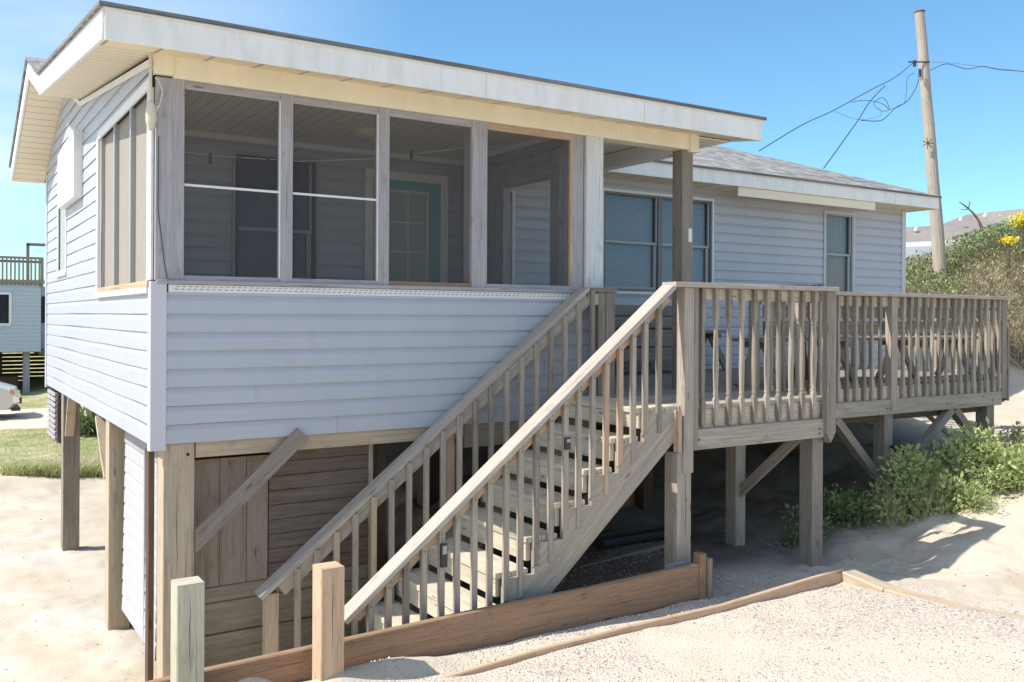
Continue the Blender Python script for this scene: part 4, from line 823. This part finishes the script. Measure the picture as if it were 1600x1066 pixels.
for i, (x0, x1, y, r) in enumerate(((1.95, 3.2, .9, .07), (2.1, 3.3, 1.3, .06), (1.9, 2.9, .55, .05))):
    tag(MB().tube([(x0, y, zc(x0, y)+r), ((x0+x1)/2, y+.06, zc((x0+x1)/2, y)+r+.03), (x1, y+.1, zc(x1, y+.1)+r)], [r, r*1.1, r*.8], 9).build('driftwood_log', 'wood_brown'), ['thickest log on the earth bank behind the stairs', 'rearmost log on the earth bank behind the stairs', 'thin log at the front of the earth bank behind the stairs'][i], 'log', 'logs behind the stairs')

# ================================================================ pole and wires
def atz(px, py, z):
    a = (px-800)/1430; b = -(py-495.6)/1430; v = CAM+(fwd+rt*a+upv*b)*z; return v
pb = atz(1473, 470, 18); pt = atz(1437, 20, 18)
up_ = thing('utility_pole', (pb.x, pb.y, Gf(pb.x, pb.y)), 'leaning bare wooden utility pole behind the right end of the house', 'utility pole')
dv = (pb-pt).normalized(); base = pb+dv*2.2
q = MB(); n_ = 14; q.tube([base.lerp(pt, t/n_) + Vector((.01*math.sin(t*2.1), 0, 0)) for t in range(n_+1)], [.142-.052*t/n_ for t in range(n_+1)], 14); q.build('pole_shaft', 'pole', up_, smooth=True)
q = MB(); q.tube([pt-dv*.005, pt-dv*.03], [.105, .10], 12); q.build('pole_cap', 'rust', up_)
p1 = atz(1437, 97, 17.9); q = MB(); q.tube([p1+rt*-.22, p1+rt*.2], .014, 6); q.tube([p1+rt*-.1+upv*.03, p1+rt*-.1-upv*.09], .03, 8); q.tube([atz(1441, 108, 17.85)-rt*.05, atz(1441, 120, 17.85)-rt*.05], .025, 6); q.build('wire_bracket', 'black', up_)
p2 = atz(1450, 224, 17.85); q = MB()
for a in range(7): d = rt*math.cos(a*.9)+upv*math.sin(a*.9); q.tube([p2, p2+d*.11], .009, 5)
q.build('rusty_clamp', 'rust', up_)
def wire(pts, z0, z1, r, label, mat='cable', n=5):
    P = [atz(x, y, z0+(z1-z0)*i/(len(pts)-1)) for i, (x, y) in enumerate(pts)]
    out = []
    for i in range(len(P)-1):
        a, b, c, d = P[max(i-1, 0)], P[i], P[i+1], P[min(i+2, len(P)-1)]
        for s in range(6): t = s/6; out.append(.5*((2*b)+(c-a)*t+(2*a-5*b+4*c-d)*t*t+(3*b-a-3*c+d)*t**3))
    out.append(P[-1]); return tag(MB().tube(out, r, n).build('overhead_wire', mat), label, 'wire', 'wires at the utility pole')
wire([(1426, 99), (1397, 122), (1358, 142), (1300, 174), (1254, 195), (1186, 236)], 17.9, 12.5, 0.0074, 'service wire from the pole bracket down to the left roof ridge')
wire([(1383, 134), (1360, 158), (1342, 186), (1318, 220), (1287, 263)], 17.5, 13, 0.0087, 'service wire hanging steeply from mid air to the right roof slope')
wire([(1437, 117), (1432, 135), (1418, 158), (1400, 168), (1388, 180), (1374, 189), (1345, 188)], 17.8, 17.2, 0.0081, 'slack loop of cable drooping left of the pole')
wire([(1429, 114), (1418, 122), (1416, 145), (1412, 162), (1390, 172)], 17.8, 17.4, 0.0056, 'thin short drop cable just left of the pole')
wire([(1390, 172), (1385, 158), (1376, 153), (1365, 163), (1377, 173), (1388, 172), (1378, 162), (1352, 157), (1330, 160)], 17.4, 17, 0.0056, 'curled knot of cable between the two service wires')
wire([(1376, 173), (1374, 182), (1340, 187), (1305, 174)], 17.2, 16, 0.0031, 'faint thin wire under the curled knot')
wire([(1457, 97), (1500, 100), (1540, 105), (1620, 114)], 18, 20, 0.0062, 'pale straight wire leaving the pole to the right', 'steel')
wire([(1440, 117), (1458, 108), (1480, 100), (1510, 108), (1535, 104), (1560, 109), (1590, 111), (1625, 115)], 18, 20, 0.0074, 'twisted dark cable leaving the pole to the right')

# ================================================================ neighbour house (left)
nh = thing('neighbour_house', (-1, 30, -.25), 'blue grey raised neighbour house with a roof deck seen at the left edge', 'house')
NX = 1.95; NY = 28.
siding(MB(), lambda a, o, z: (a, NY-o, z), [(-6, .1, 1.15, 3.45), (1.0, NX, 1.15, 3.45), (.1, 1.0, 1.15, 2.1), (.1, 1.0, 3.05, 3.45)], z_ref=1.15).build('front_wall', 'bluegrey', nh)
siding(MB(), lambda a, o, z: (NX+o, a, z), [(NY, NY+7, 1.15, 3.45)], z_ref=1.15).build('end_wall', 'bluegrey', nh)
bx('wall_core', 'dark', nh, -6, NX-.02, NY+.05, NY+7, 1.18, 3.4, ch=0)
wn = MB().box(.04, 1.06, NY-.05, NY-.015, 3.05, 3.13).box(.04, 1.06, NY-.05, NY-.015, 2.02, 2.1).box(.02, .1, NY-.05, NY-.015, 2.1, 3.05).box(1.0, 1.08, NY-.05, NY-.015, 2.1, 3.05).build('window', 'white', nh)
q = MB(); q.quad([(.1, NY+.03, 2.1), (1., NY+.03, 2.1), (1., NY+.03, 3.05), (.1, NY+.03, 3.05)]); q.build('pane', 'glass', wn); bx('mullion', 'alu', wn, .5, .58, NY-.01, NY+.02, 2.1, 3.05)
bx('shutter', 'white', nh, -.35, .02, NY-.05, NY-.015, 2.0, 3.15)
bx('roof_deck', 'wood', nh, -6, NX+.1, NY-.1, NY+7, 3.45, 3.55, ax=0)
rl = MB(); rl.box(-6, NX+.05, NY-.06, NY+.04, 4.25, 4.32); rl.box(-6, NX+.05, NY-.0, NY+.03, 4.12, 4.2)
for i in range(66): x = NX-.08-i*.12; rl.box(x, x+.045, NY-.05, NY-.01, 3.35, 4.25, ax=2)
for x in (NX-.02, .4, -1.2, -2.8): rl.box(x, x+.09, NY-.05, NY+.05, 3.3, 4.28, ax=2)
rl.build('deck_railing', 'wood', nh)
q = MB(); q.box(1.75, 2.5, NY+3, NY+3.1, 4.9, 5.0).box(1.75, 1.85, NY+3, NY+3.1, 3.5, 4.95).box(2.42, 2.52, NY+1, NY+1.1, 3.5, 6.1, ax=2); q.build('stair_frame', 'wood', nh)
bx('annex_wall', 'bluegrey', nh, 2.05, 6, NY+2.5, NY+7, 1.15, 3.4, ax=0); bx('annex_window', 'dark', nh, 2.15, 2.6, NY+2.46, NY+2.49, 2.1, 3.05); bx('annex_floor', 'wood_brown', nh, 2.0, 6, NY+1.2, NY+7, 1.0, 1.14)
for x in (-3, -1.4, .25, .8, 1.45): bx('pile', 'wood_grey' if x > 1.4 else 'wood_dark', nh, x, x+.2, NY+(.3 if x > 1.4 else 3), NY+(.5 if x > 1.4 else 3.2), -.3, 1.15, ax=2)
q = MB()
for kk in range(9): q.box(-6, 8, NY+6.6, NY+6.65, -.2+kk*.155, -.2+kk*.155+.12)
q.build('slat_skirt', 'wood_dark', nh)
bx('wood_stack', 'wood_dark', nh, -.5, 1.35, NY+.8, NY+2, -.3, .28, ax=0)
# ================================================================ far house (right)
def farp(px, py, z): return atz(px, py, z)
fh = thing('far_house', tuple(farp(1500, 420, 62).xy)+(3,), 'brown roofed house partly hidden behind the right dune', 'house')
Z1 = 62
A = farp(1405, 356, Z1); B = farp(1470, 352, Z1); C_ = farp(1512, 335, Z1+2); D_ = farp(1640, 322, Z1-2); E1 = farp(1405, 386, Z1-3); E2 = farp(1640, 372, Z1-5); 
q = MB(); bk = fwd*9
q.quad([E1, E2, D_, C_, B, A], [(0, 0), (9, 0), (9, 3), (5, 3), (3, 2), (0, 2)]); q.quad([A+bk*.0, B, C_, D_, D_+bk-upv*1.5, A+bk-upv*1.5], [(0, 0)]*6); q.build('roof', 'far_roof', fh)
q = MB(); a = farp(1300, 387, Z1-3.2); b = farp(1640, 374, Z1-5.2); q.beam(a, b, .2, .3); q.build('fascia', 'white', fh)
q = MB(); c = farp(1300, 388, Z1-2.5); d = farp(1640, 376, Z1-4.5); q.quad([c-up0*3.6, d-up0*3.6, d, c]); q.quad([c-up0*3.6+bk, c-up0*3.6, c, c+bk]); q.build('wall', 'bluegrey', fh)
for px, py in ((1430, 359), (1500, 343), (1538, 337)):
    p = farp(px, py, Z1-1.2); q = MB(); q.tube([p-up0*.1, p+up0*.12+rt*.12], .11, 8); q.build('roof_vent', 'white', fh)

# ================================================================ car (left edge)
car = thing('parked_car', (-1.5, 19.6, -.25), 'champagne parked car with its nose showing at the left edge', 'car')
def carp():
    m, n, b = newmat('champagne_paint'); b.inputs['Base Color'].default_value = (.72, .69, .63, 1); b.inputs['Metallic'].default_value = .35; b.inputs['Roughness'].default_value = .28; b.inputs['Coat Weight'].default_value = .6; return m
M['car'] = carp(); M['amber'] = paint('amber_lens', (.7, .28, .05), .3)
cx0 = .78; cw = .88; cyc = 19.6+.9
prof = [(0, .42), (-.02, .62), (-.10, .78), (-.45, .90), (-1.15, 1.0), (-1.85, 1.42), (-2.2, 1.50), (-3.3, 1.50), (-4.2, 1.10), (-4.75, 1.02), (-4.85, .6), (-4.8, .32), (-.15, .26)]
NSC = 7; secs = []
for i in range(NSC):
    t = i/(NSC-1)*2-1; yy = cyc+t*cw; e_ = 1-abs(t)**4*.10
    secs.append([(cx0+x*(1-.0*abs(t)) - .22*abs(t)**3*(1 if x > -.6 else 0), yy-(.16*t*max(0, z-1.0)/.5), -.25+z*(1-.05*abs(t)**3)) for x, z in prof])
q = MB()
for a, b in zip(secs, secs[1:]):
    for k in range(len(prof)): k2 = (k+1) % len(prof); q.quad([a[k], a[k2], b[k2], b[k]])
q.quad(secs[0]); q.quad(list(reversed(secs[-1]))); q.build('body', 'car', car)
for x, y in ((cx0-.95, cyc-cw+.1), (cx0-3.8, cyc-cw+.1), (cx0-.95, cyc+cw-.1), (cx0-3.8, cyc+cw-.1)):
    wh = MB(); wh.tube([(x, y-.12, .09), (x, y+.12, .09)], .34, 24); wo_ = wh.build('wheel', 'black', car); MB().tube([(x, y-.13, .09), (x, y-.115, .09)], .2, 18).build('rim', 'steel', wo_)
for yy in (cyc-cw+.13, cyc+cw-.13): q = MB(); q.beam((cx0-.33, yy-.11, .45), (cx0-.08, yy+.08, .38), .02, .17); q.build('headlight', 'cream', car); q = MB(); q.beam((cx0-.30, yy-.125, .44), (cx0-.20, yy-.08, .42), .02, .09); q.build('indicator', 'amber', car)
q = MB(); q.box(cx0-.12, cx0-.0, cyc-.45, cyc+.45, .12, .26); q.build('grille', 'black', car); bx('bumper_lip', 'black', car, cx0-.25, cx0-.05, cyc-cw*.8, cyc+cw*.8, -.05, .03)
q = MB(); q.quad([(cx0-1.2, cyc-.62, .79), (cx0-1.2, cyc+.62, .79), (cx0-1.82, cyc+.55, 1.18), (cx0-1.82, cyc-.55, 1.18)]); q.build('windscreen', 'glass_dark', car)
for (a, b) in ((-1.95, -2.7), (-2.8, -3.6)): q = MB(); q.quad([(cx0+a, cyc-cw+.02, .80), (cx0+b, cyc-cw+.02, .80), (cx0+b, cyc-cw+.10, 1.16), (cx0+a-.1, cyc-cw+.10, 1.16)]); q.build('side_window', 'black', car)

# ================================================================ vegetation
def leaves(pts, nrm, size, aspect=.45, jitter=.8, fold=.0):
    """one pointed leaf (diamond, 4 verts) per point"""
    n = len(pts); d = rng.normal(size=(n, 3)); d = d/np.linalg.norm(d, axis=1, keepdims=True)
    ax = nrm+d*jitter; ax /= np.linalg.norm(ax, axis=1, keepdims=True)
    t = np.cross(ax, rng.normal(size=(n, 3))); t /= np.linalg.norm(t, axis=1, keepdims=True)
    s = (size*rng.uniform(.6, 1.3, n))[:, None]
    p = np.asarray(pts); a = p; b = p+ax*s*.5+t*s*aspect*.5; c = p+ax*s; e = p+ax*s*.5-t*s*aspect*.5
    v = np.stack([a, b, c, e], 1).reshape(-1, 3); f = np.arange(n*4).reshape(n, 4); return v, f
def blades(pts, h, w_, lean, dirs=None):
    """bent blade: 2 quads -> as two 4-gons"""
    n = len(pts); ang = rng.uniform(0, 2*np.pi, n); dx = np.stack([np.cos(ang), np.sin(ang), 0*ang], 1); ln = (lean*rng.uniform(.3, 1.5, n))[:, None]
    if dirs is not None: dx = dx*.6+np.array(dirs); 
    hh = (h*rng.uniform(.5, 1.3, n))[:, None]; sd_ = np.stack([-np.sin(ang*1.7), np.cos(ang*1.7), 0*ang], 1)*w_/2
    p = np.asarray(pts); up = np.array([[0, 0, 1.]]); m1 = p+up*hh*.6+dx*ln*hh*.35; tp = p+up*hh*(1-.25*ln)+dx*ln*hh
    v = np.stack([p-sd_, p+sd_, m1+sd_*.8, m1-sd_*.8, tp+sd_*.2, tp-sd_*.2], 1).reshape(-1, 3); i = np.arange(n)[:, None]*6
    f = np.concatenate([i+np.array([[0, 1, 2, 3]]), i+np.array([[3, 2, 4, 5]])]); return v, f
def shrub(x, y, rx, ry, h, n, mat, label, leaf=.05, group='leafy shrubs beside the deck', asp=.5):
    z = Gf(x, y); t = thing('shrub', (x, y, z), label, 'shrub', group)
    K = max(6, int(n/170)); th = rng.uniform(0, 2*np.pi, K); rr = np.sqrt(rng.uniform(0, 1, K))
    bx_ = x+rr*np.cos(th)*rx; by_ = y+rr*np.sin(th)*ry; gz = G(bx_, by_); hh = h*(1-.55*rr**2)*rng.uniform(.55, 1.15, K)
    P = []; NR = []; st = MB(); ls_ = []; SZ = []
    for i in range(K):
        c0 = np.array([bx_[i], by_[i], gz[i]]); ls_.append(rng.uniform(.55, 1.35)); tip = c0+np.array([rng.normal()*.06, rng.normal()*.06, hh[i]])
        st.tube([(x, y, z-.03), tuple(c0*.5+np.array([x, y, z])*.5+[0, 0, hh[i]*.25]), tuple((c0+tip)/2+rng.normal(size=3)*.015), tuple(tip)], [.006, .005, .004, .002], 4)
        m_ = n//K; u = rng.uniform(.15, 1, m_)[:, None]; off = rng.normal(size=(m_, 3))*np.array([.075, .075, .05])
        P.append(c0+(tip-c0)*u+off); SZ.append(np.full(m_, ls_[-1])); q_ = off*6+np.array([0, 0, .5]); NR.append(q_/np.linalg.norm(q_, axis=1, keepdims=True))
    st.build('stems', 'stem', t); P = np.concatenate(P); P[:, 2] = np.maximum(P[:, 2], G(P[:, 0], P[:, 1])+.01)
    v, f = leaves(P, np.concatenate(NR), leaf*np.concatenate(SZ), asp, .7); npmesh('foliage', v, f, mat, t)
    if n > 2000:
        m_ = 260; a_ = rng.uniform(0, 6.28, m_); r_ = np.sqrt(rng.uniform(0, 1, m_)); Q = np.stack([x+r_*np.cos(a_)*rx*1.25, y+r_*np.sin(a_)*ry*1.3], 1); Q = np.concatenate([Q, G(Q[:, 0], Q[:, 1])[:, None]], 1)
        v, f = blades(Q, h*.75, .005, .5); npmesh('dry_stalks', v, f, 'dry', t)
    return t
shrub(7.15, -.90, .40, .26, .58, 5200, 'leaf', 'tall bright green shrub in front of the middle deck post', .055)
shrub(7.85, -1.05, .45, .30, .60, 6000, 'leaf', 'wide light green shrub left of the last deck post', .06)
shrub(8.35, -1.55, .40, .28, .46, 4600, 'leaf', 'low light green shrub spreading onto the sand at the right edge', .052)
shrub(6.55, -.55, .30, .24, .30, 1500, 'leaf_dark', 'shaded green shrub tucked under the deck edge', .045)  # darker leaf colour stands for the shade under the deck edge
shrub(6.0, -.50, .22, .2, .24, 600, 'leaf_dark', 'sparse shade-toned shrub just right of the tall near deck post', .045)  # leaves darkened in colour for shade here as well
shrub(7.35, -1.32, .24, .16, .22, 1200, 'leaf', 'small sprawling green shrub nearest the bare sand', .04)
shrub(9.3, -1.0, .45, .3, .34, 2200, 'olive', 'dry olive shrub around the foot of the last deck post', .045)
# weedy stems at last post
# yucca behind the pile
yc = thing('yucca_plant', (2.35, 15.6, Gf(2.35, 15.6)), 'spiky green yucca growing beyond the left piles', 'yucca')
n = 420; th = rng.uniform(0, 2*np.pi, n); el = rng.uniform(.05, 1.5, n); Ln = rng.uniform(.55, .95, n); b0 = np.array([2.0, 15.6, Gf(2.0, 15.6)])+rng.normal(size=(n, 3))*np.array([.22, .22, .05]); b0[:, 2] = np.maximum(b0[:, 2], -.25)
d = np.stack([np.cos(th)*np.cos(el), np.sin(th)*np.cos(el), np.sin(el)], 1); s_ = np.cross(d, [0, 0, 1.]); s_ /= np.linalg.norm(s_, axis=1, keepdims=True)
mid = b0+d*(Ln*.6)[:, None]; tip = b0+d*Ln[:, None]-np.array([0, 0, 1])*(Ln*.12)[:, None]
v = np.stack([b0-s_*.02, b0+s_*.02, mid+s_*.025, mid-s_*.025, tip+s_*.003, tip-s_*.003], 1).reshape(-1, 3); i = np.arange(n)[:, None]*6
npmesh('leaves', v, np.concatenate([i+np.array([[0, 1, 2, 3]]), i+np.array([[3, 2, 4, 5]])]), 'leaf_dark', yc)
def low_patch(x, y, rx, ry, h, n, mat, label, cat='ground cover'):
    th = rng.uniform(0, 2*np.pi, n); r = np.sqrt(rng.uniform(0, 1, n)); P = np.stack([x+r*np.cos(th)*rx, y+r*np.sin(th)*ry], 1); P = np.concatenate([P, G(P[:, 0], P[:, 1])[:, None]], 1)
    v, f = blades(P, h, .012, .8); return tag(npmesh('ground_cover', v, f, mat), label, cat, kind='stuff')
low_patch(.55, 9.7, .85, .5, .20, 5200, 'grassb', 'green and brown weed clump on the sand bank left of the piles')
low_patch(1.1, 10.2, 1.1, .6, .22, 3000, 'dry', 'dry brown weeds at the edge of the lawn')
# lawn
n = 30000; P = np.stack([rng.uniform(-3.5, 9, n), rng.uniform(10.4, 17.4, n)**1.0], 1); 
P = P[(vnoise(P[:, 0], P[:, 1], .9, 8)+vnoise(P[:, 0], P[:, 1], 3, 9)*.5 > .42)]; P = P[P[:, 1] > 10.2+2.4*vnoise(P[:, 0], P[:, 1], .7, 41)]
P2 = np.stack([rng.uniform(-5, 9, 9000), rng.uniform(23, 29, 9000)], 1); P = np.concatenate([P, P2]); P = np.concatenate([P, G(P[:, 0], P[:, 1])[:, None]], 1)
v, f = blades(P, .032, .012, 1.1); tag(npmesh('lawn_grass', v, f, 'grassb'), 'sparse short lawn grass behind the house', 'grass', kind='stuff')
# dune vegetation
def dune_pts(n, x0, x1, y0, y1, thr, s=.6, seed=4):
    P = np.stack([rng.uniform(x0, x1, n), rng.uniform(y0, y1, n)], 1); k = vnoise(P[:, 0], P[:, 1], s, seed)+.4*vnoise(P[:, 0], P[:, 1], s*3, seed+1)
    P = P[k > thr]; return np.concatenate([P, G(P[:, 0], P[:, 1])[:, None]], 1)
lim = lambda P: P[(P[:, 0]+.25*P[:, 1]) > 13.6+.8*vnoise(P[:, 0], P[:, 1], .8, 12)]
P = lim(dune_pts(130000, 12.6, 24, -2, 13, .2)); v, f = blades(P, .42, .011, 1.5); tag(npmesh('dune_grass', v, f, 'dry'), 'tangled dry straw coloured grass on the dune', 'grass', kind='stuff')
P = lim(dune_pts(26000, 12.6, 24, -2, 13, .3, .9, 15)); v, f = blades(P, .5, .012, 1.3); tag(npmesh('dune_stems', v, f, 'brownstem'), 'tangled bare brown stems through the dune scrub', 'stems', kind='stuff')
P = lim(dune_pts(120000, 12.6, 24, -2, 13, .60, .7, 6)); P[:, 2] += rng.uniform(.0, .45, len(P)); v, f = leaves(P, np.tile([[0, 0, 1.]], (len(P), 1)), .06, .45, 1.2); tag(npmesh('dune_brush', v, f, 'olive'), 'olive green low brush scattered over the dune', 'brush', kind='stuff')
P = lim(dune_pts(130000, 14.5, 25, -1, 13, .68, .6, 9)); P[:, 2] += rng.uniform(.0, .55, len(P)); v, f = leaves(P, np.tile([[0, 0, 1.]], (len(P), 1)), .07, .55, 1.2); tag(npmesh('dune_thicket', v, f, 'leaf_dark'), 'dark green thicket along the dune crest', 'brush', kind='stuff')
for i, (px, py, z, rad, lb) in enumerate(((1600, 345, 17.5, .15, 'yellow goldenrod bush at the dune top on the right edge'), (1577, 377, 17, .07, 'small yellow goldenrod sprig lower on the dune'))):
    c = atz(px, py, z); t = thing('goldenrod', (c.x, c.y, Gf(c.x, c.y)), lb, 'flowering plant', 'goldenrod on the dune')
    n = int(520*rad/.2); o_ = rng.normal(size=(n, 3))*rad*np.array([.9, .9, .45]); v, f = leaves(np.array(c)+o_, np.tile([[0, 0, 1.]], (n, 1)), .055, .6, 1.2); npmesh('flowers', v, f, 'goldflower', t)['kind'] = 'stuff'
    st = MB(); gz = Gf(c.x, c.y)
    for k_ in range(14): a_ = rng.normal(size=2)*rad*.4; st.tube([(c.x, c.y, gz-.05), (c.x+a_[0]*.7, c.y+a_[1]*.7, (gz+c.z)/2), (c.x+a_[0], c.y+a_[1], c.z+rad*.3)], .004, 4)
    st.build('stems', 'stem', t)
db = atz(1527, 345, 16.5); q = MB()
def br(px0, py0, px1, py1, r): q.tube([atz(px0, py0, 16.5), atz((px0+px1)/2+1, (py0+py1)/2, 16.5), atz(px1, py1, 16.5)], [r, r*.8, r*.5], 5)
br(1534, 356, 1526, 340, .03); br(1526, 340, 1512, 325, .022); br(1512, 325, 1499, 316, .016); br(1514, 327, 1501, 328, .01); br(1513, 325, 1515, 314, .012); br(1526, 340, 1530, 352, .02)
tag(q.build('dead_branch', 'stem'), 'bare dead branch poking above the dune brush', 'branch')
# pebbles on the lot
n = 6500; P = np.stack([rng.uniform(.9, 5.2, n), -1.45-rng.uniform(0, 1, n)**1.5*2.6], 1); nn_ = 3000
P = np.concatenate([P, np.stack([rng.uniform(3.3, 5.6, nn_), rng.uniform(-1.4, .4, nn_)], 1)]); P = P[(vnoise(P[:, 0], P[:, 1], 1.3, 14) > .3)]
n = len(P); P = np.concatenate([P, G(P[:, 0], P[:, 1])[:, None]], 1); r = rng.uniform(.003, .010, n)*np.where(rng.uniform(size=n) > .95, 1.7, 1)
base_o = np.array([[1, 0, 0], [0, 1, 0], [-1, 0, 0], [0, -1, 0], [0, 0, .7], [0, 0, -.7]])
sc3 = r[:, None, None]*rng.uniform(.6, 1.3, (n, 6, 1)); ang = rng.uniform(0, 6.28, n); ca, sa = np.cos(ang), np.sin(ang)
o6 = base_o[None]*sc3; o6 = np.stack([o6[..., 0]*ca[:, None]-o6[..., 1]*sa[:, None], o6[..., 0]*sa[:, None]+o6[..., 1]*ca[:, None], o6[..., 2]], -1)
V = (P[:, None, :]+np.array([0, 0, .002])+o6).reshape(-1, 3); ft = np.array([[0, 1, 4], [1, 2, 4], [2, 3, 4], [3, 0, 4], [1, 0, 5], [2, 1, 5], [3, 2, 5], [0, 3, 5]])
Fp = (np.arange(n)[:, None, None]*6+ft[None]).reshape(-1, 3); 
def peb():
    m, n_, b = newmat('pebbles'); oi = N(n_, 'ShaderNodeNewGeometry').outputs['Random Per Island']
    n_.links.new(ramp(n_, oi, [(0, (.25, .24, .25)), (.3, (.46, .41, .37)), (.8, (.64, .57, .50)), (1, (.76, .71, .65))]), b.inputs['Base Color']); b.inputs['Roughness'].default_value = .8; return m
M['pebble'] = peb()
nd = 420; Pd = np.concatenate([np.stack([rng.uniform(4.9, 9, 260), rng.uniform(-3.2, -.9, 260)], 1), np.stack([rng.uniform(-1.5, .2, 160), rng.uniform(.3, 8.5, 160)], 1)]); Pd = np.concatenate([Pd, G(Pd[:, 0], Pd[:, 1])[:, None]+.004], 1)
hd = rng.normal(size=(nd, 3))*np.array([1, 1, .12]); hd /= np.linalg.norm(hd, axis=1, keepdims=True); v, f = leaves(Pd, hd, .028, .28, .05); tag(npmesh('litter', v, f, 'stem'), 'scattered bits of bark and twig on the bare sand', 'litter', kind='stuff')
tag(npmesh('gravel', V, Fp, 'pebble'), 'loose crushed shell gravel over the parking lot', 'gravel', kind='stuff')
